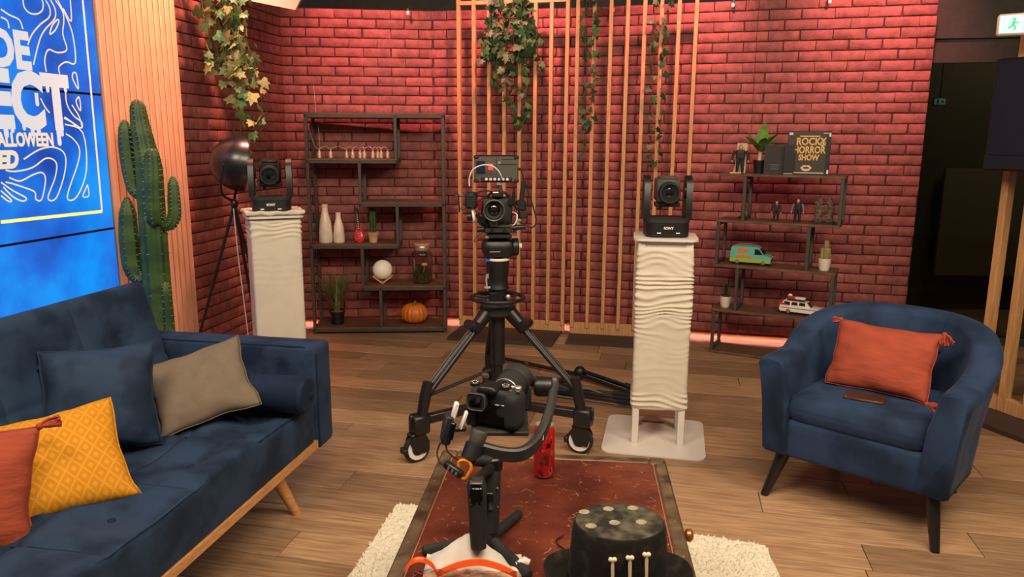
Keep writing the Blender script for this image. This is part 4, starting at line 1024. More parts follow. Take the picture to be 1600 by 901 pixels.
# small potted succulents in white pots
def white_pot(t, r, h): 
    MB().lathe([(r * .72, 0), (r * .86, h * .25), (r, h), (r * .9, h), (r * .88, h * .9)], 22).build('pot', 'ceramic', t); MB().lathe([(0, h * .93), (r * .89, h * .93)], 18).build('soil', 'soil_pebble', t)
t = on_step('potted_cactus', 'small knobbly pale cactus in a white pot on the middle step end', 'potted plant', 0.718, 0.10, 2)
white_pot(t, 0.042, 0.082)
mb = MB(); mb.add(*ribbed(0.085, 0.034, 8, 48, .25), T((0, 0, 0.072))); mb.add(*ribbed(0.06, 0.016, 6, 36, .25), T((0.004, 0, 0.145))); mb.build('stem', mat('cactus_pale', (142, 128, 82), 0.7, var=0.3, scale=60), t)
t = on_step('potted_succulent', 'small leafy succulent in a white pot on the lower step', 'potted plant', 0.077, 0.10, 1)
white_pot(t, 0.042, 0.080)
sl_ = broad_leaf(0.045, 0.010); sl_.materials[0] = MATS['leaf_green']
for k in range(40):
    z = 0.075 + 0.085 * (k / 40); az = k * 137.5; el = 15 + 55 * (k / 40); s = 1.15 - 0.55 * k / 40
    link_mesh('leaf', sl_, t, Matrix.Translation((0, 0, z)) @ Matrix.Rotation(R(az), 4, 'Z') @ Matrix.Rotation(R(el), 4, 'X') @ Matrix.Diagonal((s, s, s, 1)))
MB().cyl((0, 0, 0.07), (0, 0, 0.16), 0.006, 0.003, 8).build('stem', 'vine_stem', t)

# ------------------------------------------------------------------ slat screens on dark base boards
def slat_screen(label, p, ang, n, pitch, h, base, blabel=None, railh=0.075):
    t = thing('slat_screen', label, 'screen', (p[0], p[1], 0), ang, 'timber slat screens')
    L = pitch * (n - 1) + 0.03
    sm = MB().bbox((0, 0, (h + 0.05) / 2), (0.027, 0.040, h - 0.05), 0.002).mesh('slat', 'oak_light')
    for i in range(n): link_mesh('slat', sm, t, T((0.015 + i * pitch, 0, 0.028)))
    MB().bbox((L / 2, 0.006, 0.028 + railh / 2), (L, 0.03, railh), 0.002).build('bottom_rail', 'oak_light', t)
    MB().bbox((L / 2, 0.0, h - 0.0), (L, 0.042, 0.03), 0.002).build('top_rail', 'oak_light', t)
    x0, x1, y0, y1 = base
    MB().bbox(((x0 + x1) / 2, (y0 + y1) / 2, 0.014), (x1 - x0, y1 - y0, 0.028), 0.002).build('base_board', 'base_board', t)
    return t
s1 = slat_screen('left one of the two timber slat screens before the brick wall, with ivy', (-0.425, 5.965), -13, 8, 0.1185, 2.50, (0.02, 0.83, -0.39, 0.10))
s2 = slat_screen('right one of the two timber slat screens before the brick wall', (0.452, 5.715), -11, 8, 0.1185, 2.50, (0.0, 0.84, -0.24, 0.12), railh=0.09)

# ------------------------------------------------------------------ ivy
def ivy_leaf(seed, m):
    rnd = random.Random(seed); out = [(0, 0), (0.35, -0.12), (0.50, 0.12), (0.34, 0.32), (0.44, 0.62), (0.20, 0.60), (0.0, 1.0), (-0.20, 0.60), (-0.44, 0.62), (-0.34, 0.32), (-0.50, 0.12), (-0.35, -0.12)]
    out = [(x * (1 + rnd.uniform(-.1, .1)), y) for x, y in out]; c = (0, 0.32)
    vs = [(c[0], c[1], 0.05)] + [(x, y, -0.10 * abs(x) - 0.12 * max(0, y - .4)) for x, y in out]
    fs = [(0, 1 + i, 1 + (i + 1) % 12) for i in range(12)]
    mb = MB(); mb.add(vs, fs); return mb.mesh('leaf', m, 80)
IVY = {m: [ivy_leaf(i, m) for i in range(3)] for m in ('leaf_green', 'leaf_dark', 'leaf_lamp_tint')}
def vine(name, label, strands, mats, size, dens, seed, r=0.03, face=0.0, group='hanging ivy garlands'):
    top = Vector(strands[0][0]); low = min(p[2] for s in strands for p in s)
    t = thing(name, label, 'vine', top, 0, group); rnd = random.Random(seed); st = MB(); nl = 0
    for s in strands:
        P = smooth_path([Vector(p) - top for p in s], 8); st.tube(P, 0.0022, 5)
        ln = sum((P[i + 1] - P[i]).length for i in range(len(P) - 1)); k = max(3, int(ln * dens))
        for i in range(k):
            if nl >= 292: break
            f = (i + rnd.random()) / k * (len(P) - 1); a = int(f); p = P[a].lerp(P[min(a + 1, len(P) - 1)], f - a)
            off = Vector((rnd.uniform(-r, r), rnd.uniform(-r, r), rnd.uniform(-.01, .01))); sz = size * rnd.uniform(0.65, 1.2)
            m = Matrix.Translation(p + off) @ Matrix.Rotation(R(face + rnd.uniform(-70, 70)), 4, 'Z') @ Matrix.Rotation(R(90 + rnd.uniform(-55, 40)), 4, 'X') @ Matrix.Rotation(PI + R(rnd.uniform(-75, 75)), 4, 'Z') @ Matrix.Diagonal((sz, sz, sz, 1))
            link_mesh('leaf', rnd.choice(IVY[rnd.choice(mats)]), t, m); nl += 1
    st.build('stems', 'vine_stem', t, kind='stuff')
    return t
A = []
rnd = random.Random(77)
for k in range(14):
    x = -1.76 + rnd.uniform(-.09, .12); y = 4.72 + rnd.uniform(-.07, .07); b = 1.78 + rnd.uniform(-.05, .25)
    A.append([(x, y, 2.62), (x + rnd.uniform(-.04, .06), y, 2.25), (x + .05 + rnd.uniform(-.03, .05), y, 2.0), (x + .07, y, b)])
A[:0] = [[(-1.72, 4.72, 2.62), (-1.70, 4.72, 2.1), (-1.665, 4.72, 1.75), (-1.665, 4.72, 1.45), (-1.64, 4.72, 1.24)], [(-1.66, 4.72, 2.6), (-1.60, 4.72, 2.1), (-1.53, 4.72, 1.75), (-1.535, 4.72, 1.6), (-1.56, 4.72, 1.50)]]
vine('ivy_garland', 'dense ivy garland with leaves coloured pale as if lamplit, by the left brick wall', A, ['leaf_lamp_tint', 'leaf_lamp_tint', 'leaf_green'], 0.070, 25, 5, 0.05, -20)
Bv = []
for k in range(24):
    x = -0.03 + rnd.uniform(-.17, .17); y = 5.80 + rnd.uniform(-.06, .04) - (x * .2); b = 2.02 + rnd.uniform(-.08, .28) + abs(x) * .6
    Bv.append([(x * .8, y, 2.52), (x, y, 2.3), (x + rnd.uniform(-.04, .04), y, b)])
Bv[:0] = [[(-0.05, 5.80, 2.3), (-0.06, 5.79, 2.0), (-0.02, 5.78, 1.8), (0.01, 5.78, 1.62)], [(0.05, 5.77, 2.4), (0.10, 5.76, 2.0), (0.11, 5.76, 1.74), (0.06, 5.76, 1.60)], [(-0.1, 5.8, 2.3), (-0.2, 5.8, 2.2), (-0.22, 5.8, 2.13)], [(0.1, 5.75, 2.35), (0.17, 5.74, 2.2), (0.17, 5.74, 2.0)], [(-0.12, 5.8, 2.2), (-0.12, 5.8, 1.98), (-0.10, 5.8, 1.86)]]
vine('ivy_garland', 'thick dark green ivy bunch hanging over the left slat screen', Bv, ['leaf_dark', 'leaf_dark', 'leaf_green'], 0.074, 22, 6, 0.045)
vine('ivy_garland', 'thin ivy trailing down the left part of the right slat screen', [[(0.58, 5.64, 2.52), (0.60, 5.63, 2.34), (0.575, 5.63, 2.2), (0.585, 5.63, 2.0), (0.57, 5.63, 1.8), (0.575, 5.63, 1.58)], [(0.52, 5.64, 2.5), (0.51, 5.63, 2.25), (0.53, 5.63, 2.0), (0.515, 5.63, 1.75), (0.53, 5.63, 1.6), (0.51, 5.63, 1.40)]],
     ['leaf_green', 'leaf_dark', 'leaf_dark'], 0.058, 26, 8, 0.022)
vine('ivy_garland', 'thin ivy trailing down the middle of the right slat screen', [[(0.995, 5.555, 2.52), (0.99, 5.55, 2.3), (0.985, 5.55, 2.0), (0.995, 5.55, 1.6), (1.01, 5.55, 1.31)], [(1.09, 5.53, 2.5), (1.07, 5.53, 2.37), (1.05, 5.53, 2.1), (1.06, 5.53, 1.7), (1.05, 5.53, 1.42)]],
     ['leaf_dark', 'leaf_green'], 0.056, 23, 9, 0.016)
# little clip bulbs along the wall top
for i, (x, y, z, lab) in enumerate(((-0.81, 6.10, 2.47, 'small white bulb clipped to the wall top above the tall shelf'), (0.735, 5.875, 2.465, 'small white bulb clipped to the wall top behind the right slat screen'),
                      (1.56, 5.655, 2.465, 'small white bulb clipped to the wall top right of the slat screens'), (2.18, 5.49, 2.465, 'small white bulb clipped to the wall top above the stepped shelf'))):
    t = thing('clip_bulb', lab, 'bulb', (x, y, z - 0.035), -8, 'small bulbs along the wall top')
    MB().lathe([(0.0, 0.0), (0.010, 0.006), (0.013, 0.02), (0.009, 0.034)], 14).build('bulb', 'bulb', t)
    MB().cyl((0, 0, 0.034), (0, 0, 0.052), 0.009, 0.009, 12).build('socket', 'gunmetal', t)
    MB().tube([(0, 0, 0.05), (0.004, 0.004, 0.07), (0, 0.022, 0.072), (0, 0.03, 0.05)], 0.003, 6).build('clip', 'black_plastic', t)

# ------------------------------------------------------------------ draped columns with robotic cameras
def fold(p, zone, seed):
    x, y, z = p; d = 0
    for (z0, z1, amp, fr, til) in zone:
        if z0 - 0.03 < z < z1 + 0.03:
            w = min(1, (z - z0 + 0.03) / 0.04, (z1 + 0.03 - z) / 0.04)
            q = z * fr + til * (x + y * .6) * fr + 1.7 * nz((x * 7, y * 7, z * 9), 1, seed)
            d += amp * w * (0.5 + 0.5 * math.sin(q * 2 * PI)) ** 1.6
    return d
def column(label, dlabel, c, rz, cloth, zone, ztop, seed, W_=0.268):
    t = thing('plant_stand', label, 'stand', (c[0], c[1], 0), rz, 'white camera columns')
    zt = ztop
    MB().prism(rrect(0.305, 0.305, 0.045), zt - 0.012, zt, None).build('top_plate', 'white_paint', t)
    h0 = 0.0085
    for sx in (-1, 1):
        for sy in (-1, 1): MB().bbox((sx * 0.112, sy * 0.112, (zt - 0.012 + h0) / 2), (0.034, 0.034, zt - 0.012 - h0), 0.002).build('leg', 'white_paint', t)
    for s in (-1, 1):
        MB().bbox((0, s * 0.112, zt - 0.045), (0.19, 0.02, 0.06), 0.002).build('apron', 'white_paint', t); MB().bbox((s * 0.112, 0, zt - 0.045), (0.02, 0.19, 0.06), 0.002).build('apron', 'white_paint', t)
    z0, z1 = cloth
    def fn(p):
        k = 1 - 0.028 * math.cos(p.z / (z1 - z0) * PI) ** 2
        x, y = p.x, p.y
        zz = p.z + (z0 + z1) / 2
        d = fold((x, y, zz), zone, seed) + 0.0012 * nz((x * 3, y * 3, zz * 6), 1, seed)
        m = max(abs(x), abs(y), 1e-4); s = (m + d) / m
        return (x * s, y * s, p.z)
    d = MB().soft((0, 0, (z0 + z1) / 2), (W_, W_, z1 - z0), 0.02, (14, 14, 260), fn).build('stretch_cloth', 'white_cloth', M=T((c[0], c[1], 0), rz=rz), ang=75)
    tag(d, dlabel, 'cloth', 'stretch cloths round the camera columns')
    return t
column('white square plant stand used as camera column near the armchair', 'wrinkled white stretch cloth wrapped round the column near the armchair', (0.752, 3.695), -9,
       (0.185, 1.005), [(0.84, 1.0, 0.004, 24, 0.10), (0.68, 0.86, 0.007, 44, -0.04), (0.58, 0.70, 0.0035, 30, 0.08), (0.185, 0.26, 0.007, 36, 0.14), (0.28, 0.57, 0.0010, 26, 0.03)], 1.045, 2)
column('white square plant stand used as camera column behind the sofa', 'smooth white stretch cloth covering the column behind the sofa', (-1.34, 4.22), 24,
       (0.03, 1.076), [(0.975, 1.07, 0.005, 28, 0.05), (0.03, 0.1, 0.004, 20, 0.1), (0.72, 0.95, 0.0008, 24, 0.03)], 1.09, 6)
# crumpled cloth corners on the left column top
ck = MB()
def crn(sx, sy): 
    ck.soft((sx * 0.145, sy * 0.145, 0.012), (0.09, 0.09, 0.05), 0.02, (6, 6, 4), lambda p: (p.x + 0.02 * nz(p, 30, sx), p.y + 0.02 * nz(p, 28, sy + 4), p.z + 0.03 * nz(p, 25, sx + sy) + 0.012))
lc = MB()
lc.soft((0, 0, 0.006), (0.315, 0.315, 0.022), 0.008, (30, 30, 2), lambda p: (p.x * (1 + 0.03 * nz(p, 18)), p.y * (1 + 0.03 * nz(p, 17, 3)), p.z + max(0, (max(abs(p.x), abs(p.y)) - 0.12) / 0.05) * 0.018 * (0.5 + nz(p, 22, 7))))
o = lc.build('cloth_topper', 'white_cloth', M=T((-1.34, 4.22, 1.094), rz=24)); tag(o, 'crumpled white cloth bunched on the column top behind the sofa', 'cloth')
# base plate on the floor
t = thing('base_plate', 'white rounded base plate on the floor under the column', 'plate', (0.738, 3.685, 0), -12)
MB().prism(rrect(0.505, 0.525, 0.05), 0.0005, 0.0085, None).build('plate', 'white_paint', t)
MB().prism(rrect(0.12, 0.022, 0.011), 0.0086, 0.0092, T((-0.01, 0.19, 0))).build('hand_slot', 'shelf_wood', t)
def ptz(label, loc, rz, tilt, headmat='gunmetal'):
    t = thing('robotic_camera', label, 'camera', loc, rz, 'robotic pan-tilt cameras')
    b = MB(); pl = rrect(0.205, 0.20, 0.045, 6)
    b.prism(pl, 0.004, 0.070); b.build('base', 'black_plastic', t)
    MB().prism(rrect(0.20, 0.19, 0.045, 6), 0.0, 0.005).build('foot', 'rubber', t)
    MB().prism(rrect(0.212, 0.205, 0.05, 6), 0.070, 0.088).build('turntable', 'black_matte', t)
    text_part('lettering', 'SONY', 0.017, 'white_print', t, Matrix.Translation((0.0, -0.1008, 0.040)) @ PX, 0.0004, 0.0006)
    for x in (-0.045, 0.045): MB().box((x, -0.1005, 0.022), (0.018, 0.0012, 0.0025)).build('indicator', 'led_white', t)
    for s in (-1, 1):
        pts = [(-0.055, 0.082), (0.055, 0.082), (0.062, 0.13), (0.050, 0.245), (0.030, 0.282), (0.0, 0.292), (-0.030, 0.278), (-0.05, 0.25), (-0.060, 0.13)]
        MB().prism(pts, -0.015, 0.015, Matrix.Translation((s * 0.1, 0, 0)) @ Matrix.Rotation(PI / 2, 4, 'Z') @ PX).build('yoke_arm', 'black_plastic', t)
        MB().lathe([(0.0, -0.004), (0.034, -0.003), (0.036, 0.004), (0.0, 0.006)], 20, Matrix.Translation((s * 0.083, 0, 0.215)) @ Matrix.Rotation(R(90), 4, 'Y')).build('pivot', 'dark_metal', t)
    HM = Matrix.Translation((0, 0, 0.215)) @ Matrix.Rotation(R(tilt), 4, 'X')
    hd = MB(); hd.bbox((0, 0.012, 0.006), (0.112, 0.12, 0.112), 0.008); h = hd.build('head', 'black_plastic' if headmat == 'black_plastic' else 'gunmetal', t, HM)
    MB().bbox((0, 0.0, 0.066), (0.085, 0.09, 0.012), 0.004).build('top_plate', headmat, t, HM)
    ln = Matrix.Rotation(PI / 2, 4, 'X')
    MB().lathe([(0.050, 0.035), (0.051, 0.095), (0.048, 0.100), (0.042, 0.100), (0.040, 0.088)], 32, ln, caps=False).build('lens', 'black_matte', t, HM)
    MB().lathe([(0.041, 0.0885), (0.030, 0.0885), (0.030, 0.083), (0.0, 0.083)], 28, ln, caps=False).build('lens_ring', 'black_plastic', t, HM)
    MB().ell((0, -0.076, 0), (0.030, 0.010, 0.030), 20, 10).build('front_element', 'lens_glass', t, HM)
    MB().bbox((0, -0.01, -0.062), (0.12, 0.05, 0.022), 0.003).build('support_rail', 'black_matte', t, HM)
    MB().cyl((-0.035, -0.03, -0.085), (-0.035, -0.03, -0.06), 0.008, 0.008, 10).build('clamp_screw', 'dark_metal', t, HM); MB().cyl((0.0, -0.045, -0.07), (0.0, -0.045, -0.045), 0.006, 0.004, 10).build('clamp_screw', 'dark_metal', t, HM)
    return t
ptz('robotic camera on the wrinkled white column near the armchair', (0.752, 3.695, 1.046), -3, 2)
ptz('robotic camera with black head on the white column behind the sofa', (-1.34, 4.22, 1.103), 14, 8, 'black_plastic')
# ------------------------------------------------------------------ rug, trunk and what stands on it
RUG = [(-0.476, 2.92), (0.20, 2.805), (0.66, 2.70), (0.96, 2.605), (0.90, 1.98), (0.80, 1.30), (-0.65, 1.45), (-0.558, 2.396)]
t = thing('rug', 'cream fleecy rug on the floor under the leather trunk', 'rug', (0.15, 2.1, 0), 0)
mb = MB(); rp = []
for i in range(len(RUG)):
    a, b = Vector(RUG[i]), Vector(RUG[(i + 1) % len(RUG)])
    for k in range(14):
        p = a.lerp(b, k / 14); d = (b - a).normalized(); q = Vector((d.y, -d.x)); rp.append(p + q * (0.008 * noise.noise(Vector((p.x * 40, p.y * 40, 1)))) - Vector((0.15, 2.1)))
mb.prism([(p.x, p.y) for p in rp], 0.0, 0.010); mb.build('backing', 'rug', t)
# pile: short tufts, too many to count
pl = MB(); rnd = random.Random(12)
def inside(x, y):
    c = False; n = len(RUG)
    for i in range(n):
        x1, y1 = RUG[i]; x2, y2 = RUG[(i + 1) % n]
        if (y1 > y) != (y2 > y) and x < (x2 - x1) * (y - y1) / (y2 - y1) + x1: c = not c
    return c
k = 0
while k < 9000:
    x, y = rnd.uniform(-0.66, 0.97), rnd.uniform(1.3, 2.93)
    if not inside(x, y): continue
    k += 1; h = rnd.uniform(0.008, 0.016); a = rnd.uniform(0, 6.28); r = rnd.uniform(0.006, 0.011); x -= 0.15; y -= 2.1
    c, s = math.cos(a) * r, math.sin(a) * r
    pl.add([(x + c, y + s, 0.009), (x - s * .8 - c * .5, y + c * .8 - s * .5, 0.009), (x + s * .8 - c * .5, y - c * .8 - s * .5, 0.009), (x + rnd.uniform(-.006, .006), y + rnd.uniform(-.006, .006), 0.009 + h)], [(0, 1, 3), (1, 2, 3), (2, 0, 3)])
pl.build('pile', 'rug', t, ang=180, kind='stuff')

TZ = 0.48
tr = thing('trunk', 'worn oxblood leather travel trunk used as a coffee table', 'trunk', (0.095, 1.875, 0.012), -5.0)
TW, TL, TH = 0.735, 0.96, TZ - 0.012
MB().bbox((0, 0, TH / 2 - 0.006), (TW - 0.02, TL - 0.02, TH - 0.012), 0.006).build('body', 'trunk_leather', tr)
def leather_scratches():
    m = MATS['trunk_leather']; N = m.node_tree.nodes; L = m.node_tree.links; b = N['Principled BSDF']
    src = b.inputs['Base Color'].links[0].from_socket
    tc = N.new('ShaderNodeTexCoord'); mp = N.new('ShaderNodeMapping'); mp.inputs['Scale'].default_value = (5, 7, 5); mp.inputs['Rotation'].default_value = (0, 0, 0.6)
    L.new(tc.outputs['Object'], mp.inputs['Vector'])
    w = N.new('ShaderNodeTexNoise'); w.inputs['Scale'].default_value = 3; L.new(mp.outputs[0], w.inputs['Vector'])
    mx = N.new('ShaderNodeMix'); mx.data_type = 'VECTOR'; mx.inputs['Factor'].default_value = 0.35; L.new(mp.outputs[0], mx.inputs['A']); L.new(w.outputs['Color'], mx.inputs['B'])
    v = N.new('ShaderNodeTexVoronoi'); v.feature = 'DISTANCE_TO_EDGE'; v.inputs['Scale'].default_value = 3.0; L.new(mx.outputs['Result'], v.inputs['Vector'])
    lt = N.new('ShaderNodeMath'); lt.operation = 'LESS_THAN'; lt.inputs[1].default_value = 0.012; L.new(v.outputs['Distance'], lt.inputs[0])
    n2 = N.new('ShaderNodeTexNoise'); n2.inputs['Scale'].default_value = 22; n2.inputs['Detail'].default_value = 5; L.new(tc.outputs['Object'], n2.inputs['Vector'])
    gt = N.new('ShaderNodeMath'); gt.operation = 'GREATER_THAN'; gt.inputs[1].default_value = 0.56; L.new(n2.outputs['Fac'], gt.inputs[0])
    n3 = N.new('ShaderNodeTexNoise'); n3.inputs['Scale'].default_value = 95; n3.inputs['Detail'].default_value = 3; L.new(tc.outputs['Object'], n3.inputs['Vector'])
    g3 = N.new('ShaderNodeMath'); g3.operation = 'GREATER_THAN'; g3.inputs[1].default_value = 0.71; L.new(n3.outputs['Fac'], g3.inputs[0])
    ml = N.new('ShaderNodeMath'); ml.operation = 'MULTIPLY'; L.new(lt.outputs[0], ml.inputs[0]); L.new(gt.outputs[0], ml.inputs[1])
    ad = N.new('ShaderNodeMath'); ad.operation = 'MAXIMUM'; L.new(ml.outputs[0], ad.inputs[0]); L.new(g3.outputs[0], ad.inputs[1])
    fa = N.new('ShaderNodeMath'); fa.operation = 'MULTIPLY'; fa.inputs[1].default_value = 0.38; L.new(ad.outputs[0], fa.inputs[0])
    cm = N.new('ShaderNodeMix'); cm.data_type = 'RGBA'; cm.inputs['B'].default_value = rgb(206, 160, 122); L.new(fa.outputs[0], cm.inputs['Factor']); L.new(src, cm.inputs['A'])
    L.new(cm.outputs['Result'], b.inputs['Base Color'])
leather_scratches()
top = MB().box((0, 0, TH - 0.004), (TW - 0.07, TL - 0.07, 0.006)).build('top_panel', 'trunk_leather', tr)
for s in (-1, 1):
    e = MB().bbox((s * (TW / 2 - 0.02), 0, TH - 0.016), (0.044, TL, 0.036), 0.008).build('edge_batten', 'trunk_edge', tr)
    MB().tube([(s * (TW / 2 - 0.043), -TL / 2 + 0.05, TH + 0.0005), (s * (TW / 2 - 0.043), TL / 2 - 0.05, TH + 0.0005)], 0.0016, 5).build('bead', 'scratch', e)
    e = MB().bbox((0, s * (TL / 2 - 0.02), TH - 0.016), (TW - 0.10, 0.044, 0.036), 0.008).build('edge_batten', 'trunk_edge', tr)
    MB().tube([(-TW / 2 + 0.06, s * (TL / 2 - 0.043), TH + 0.0005), (TW / 2 - 0.06, s * (TL / 2 - 0.043), TH + 0.0005)], 0.0016, 5).build('bead', 'scratch', e)
    MB().bbox((s * (TW / 2 - 0.008), 0, 0.02), (0.03, TL, 0.04), 0.006).build('edge_batten', 'trunk_edge', tr)
    for q in (-1, 1):
        c = MB().bbox((s * (TW / 2 - 0.027), q * (TL / 2 - 0.027), TH - 0.016), (0.058, 0.058, 0.039), 0.010).build('corner_cap', 'trunk_edge', tr)
        for (dx, dy) in ((0.012, -0.012), (-0.012, 0.012)): MB().ell((s * (TW / 2 - 0.027 + dx), q * (TL / 2 - 0.027 + dy), TH + 0.0035), (0.004, 0.004, 0.002), 8, 5).build('rivet', 'brass', c)
for y in (-0.30, -0.12, 0.06, 0.24):
    for s in (-1, 1): MB().ell((s * (TW / 2 - 0.018), y, TH + 0.002), (0.004, 0.004, 0.002), 8, 5).build('rivet', 'brass', tr)
for y in (0.09, -0.28):
    MB().lathe([(0.006, 0), (0.007, 0.012), (0.017, 0.018), (0.019, 0.028), (0.012, 0.036), (0.0, 0.038)], 18, Matrix.Translation((TW / 2 + 0.002, y, TH - 0.055)) @ Matrix.Rotation(PI / 2, 4, 'Y')).build('knob', 'brass', tr)
# loose leather cord on the trunk
o = MB().tube(smooth_path([(0.137, 1.815, 0.4855), (0.122, 1.80, 0.4855), (0.118, 1.785, 0.4855), (0.122, 1.77, 0.4855), (0.135, 1.75, 0.4855)], 5), 0.0022, 6).build('string', 'can_dark_red'); o.data.materials[0] = MATS['black_leg']
tag(o, 'short curled dark string lying on the trunk left of the hat', 'string')

# drink can
t = thing('drink_can', 'tall red drink can standing on the far end of the trunk', 'can', (0.102, 2.191, TZ + 0.001), 0)
MB().lathe([(0.024, 0.0), (0.029, 0.002), (0.033, 0.010), (0.033, 0.148), (0.0275, 0.162)], 32).build('body', 'can_red', t)
MB().lathe([(0.0, 0.163), (0.024, 0.163), (0.026, 0.168), (0.0285, 0.168), (0.0275, 0.161)], 32).build('lid', 'steel', t)
MB().box((0, -0.012, 0.1675), (0.012, 0.020, 0.002)).build('pull_tab', 'steel', t)
def wrap(poly, m, name, r=0.0335, a0=-90):
    vs = []; n = len(poly)
    for (x, z) in poly: a = R(a0) + x / 0.033; vs += [(r * math.cos(a), r * math.sin(a), z)]
    MB().add(vs, [tuple(range(n))]).build(name, m, t)
wrap([(0.004, 0.128), (0.022, 0.130), (0.022, 0.140), (0.004, 0.138)], 'scratch', 'stripe_print')
lt = MB()
for (x, z, w_, h_) in ((0.003, 0.104, 0.003, 0.016), (0.008, 0.104, 0.003, 0.018), (0.013, 0.104, 0.003, 0.016)):
    pass
me_t = text_part('lettering', 'al', 0.030, 'black_gloss', t, Matrix.Translation((0.011, -0.0338, 0.103)) @ PX @ Matrix.Diagonal((0.8, 1, 1, 1)), 0.0003, 0.0008, 'CENTER', 0.35)
for v in me_t.data.vertices:
    w = me_t.matrix_basis @ v.co; a = R(-90) + w.x / 0.033; rr = 0.0335 + 0.0004
    q = Vector((rr * math.cos(a), rr * math.sin(a), w.z)); v.co = me_t.matrix_basis.inverted() @ q
rnd = random.Random(8)
for k in range(12):
    x, z = rnd.uniform(-0.020, 0.026), rnd.uniform(0.016, 0.096); s = rnd.uniform(0.006, 0.014)
    wrap([(x + s * math.cos(q * PI / 3) * rnd.uniform(.6, 1.2), z + s * 1.2 * math.sin(q * PI / 3) * rnd.uniform(.6, 1.2)) for q in range(6)], ['can_dark_red', 'can_dark_red', 'trunk_leather', 'rust_cloth'][k % 4], 'blotch_print', 0.0334 + 0.0001 * k)

# felt top hat with bones
mat('hat_top', (40, 36, 31), 0.95, col2=(98, 90, 74), scale=24, detail=9, lo=0.42, hi=0.72, spec=0.2)
t = thing('top_hat', 'dusty black felt top hat with little bones in its band', 'hat', (0.248, 1.59, TZ + 0.001), 0)
def oval(prof, n=40, ky=0.86, M=None):
    mb = MB(); mb.lathe(prof, n, Matrix.Diagonal((1, ky, 1, 1)) if M is None else M @ Matrix.Diagonal((1, ky, 1, 1))); return mb
cw = oval([(0.117, 0.010), (0.115, 0.05), (0.110, 0.11), (0.106, 0.155), (0.102, 0.166), (0.094, 0.1695), (0.0, 0.168)], 48).build('crown', 'hat_felt', t)
oval([(0.0995, 0.1680), (0.094, 0.1702), (0.05, 0.1702), (0.0, 0.1696)], 48).build('crown_top', 'hat_top', t)
vs = []; fs = []; n = 56; rings = [(0.112, 0.012), (0.130, 0.006), (0.150, 0.004), (0.168, 0.012), (0.172, 0.016), (0.170, 0.018), (0.150, 0.010), (0.130, 0.012), (0.112, 0.018)]
for (r, z) in rings:
    for j in range(n):
        a = 2 * PI * j / n; lift = 0.034 * max(0, (r - 0.125) / 0.047) ** 1.5 * abs(math.cos(a)) ** 2.5; vs.append((r * math.cos(a) * 1.0, r * math.sin(a) * 0.92, z + lift))
for i in range(len(rings) - 1):
    for j in range(n): fs.append((i * n + j, i * n + (j + 1) % n, (i + 1) * n + (j + 1) % n, (i + 1) * n + j))
mb = MB(); mb.add(vs, fs); mb.build('brim', 'hat_felt', t, ang=80)
oval([(0.1175, 0.018), (0.1185, 0.022), (0.1178, 0.046), (0.116, 0.048)], 48).build('band', 'hat_band', t)
for (x, y) in ((0.229, 1.642), (0.287, 1.647), (0.180, 1.562), (0.235, 1.577), (0.296, 1.58), (0.171, 1.627)):
    r = 0.0125; q = [( (x - 0.248) + r * math.cos(a * PI / 8) * (1 + .12 * math.sin(3 * a)), (y - 1.59) + r * math.sin(a * PI / 8) * .9) for a in range(16)]
    MB().prism(q, 0.1700, 0.1712).build('dust_patch', 'hat_dust', t)
for (x, dy, zt) in ((-0.027, -0.0985, 0.128), (0.010, -0.101, 0.134), (0.047, -0.0945, 0.138)):
    b = MB(); b.tube([(x, dy - 0.004, zt - 0.095), (x + 0.001, dy - 0.002, zt - 0.045), (x, dy + 0.001, zt)], [0.0045, 0.0035, 0.0042], 10)
    for s in (-1, 1): b.ell((x + s * 0.0042, dy + 0.001, zt + 0.001), (0.0056, 0.0056, 0.0056), 10, 8); b.ell((x + s * 0.004, dy - 0.004, zt - 0.097), (0.0054, 0.0054, 0.0054), 10, 8)
    b.build('bone', 'bone', t)

# white paper bag and orange zip bag
t = thing('paper_bag', 'crumpled white paper bag under the gimbal handle', 'bag', (-0.09, 1.69, TZ + 0.001), 0)
vs = []; fs = []; nu, nv = 26, 16
for i in range(nu + 1):
    for j in range(nv + 1):
        u, v = i / nu, j / nv
        x = -0.118 + 0.235 * u; y = -0.085 + 0.125 * v
        h = 0.085 * max(0, 1 - abs((u - 0.44) / 0.44) ** 1.3) * math.sin(PI * min(1, max(0, v * 1.02))) ** 1.1 + 0.022 * math.exp(-((u - 0.97) / 0.06) ** 2) * math.sin(PI * v)
        h += 0.016 * abs(noise.noise(Vector((x * 26, y * 14, 3)))) + 0.002
        wdt = 1 - 0.45 * max(0, u - 0.5) ; vs.append((x, 0.012 + (y - 0.012) * wdt, h))
for i in range(nu):
    for j in range(nv): a = i * (nv + 1) + j; fs.append((a, a + nv + 1, a + nv + 2, a + 1))
b0 = len(vs); vs += [(p[0], p[1], 0.0) for p in vs[:]]
fs += [tuple(b0 + q for q in f[::-1]) for f in fs[:]]
for i in range(nu):
    for j in (0, nv): a = i * (nv + 1) + j; fs.append((a, a + nv + 1, b0 + a + nv + 1, b0 + a))
for j in range(nv):
    for i in (0, nu): a = i * (nv + 1) + j; fs.append((a, a + 1, b0 + a + 1, b0 + a))
mb = MB(); mb.add(vs, fs); mb.build('paper', 'tissue', t, ang=60)
MB().tube([(0.105, -0.035, 0.016), (0.125, -0.030, 0.024), (0.135, -0.032, 0.02)], [0.010, 0.012, 0.009], 10).build('twisted_end', 'tissue', t)
t = thing('zip_bag', 'clear zip bag with bright orange seal on the near trunk end', 'bag', (-0.12, 1.555, TZ + 0.001), 0)
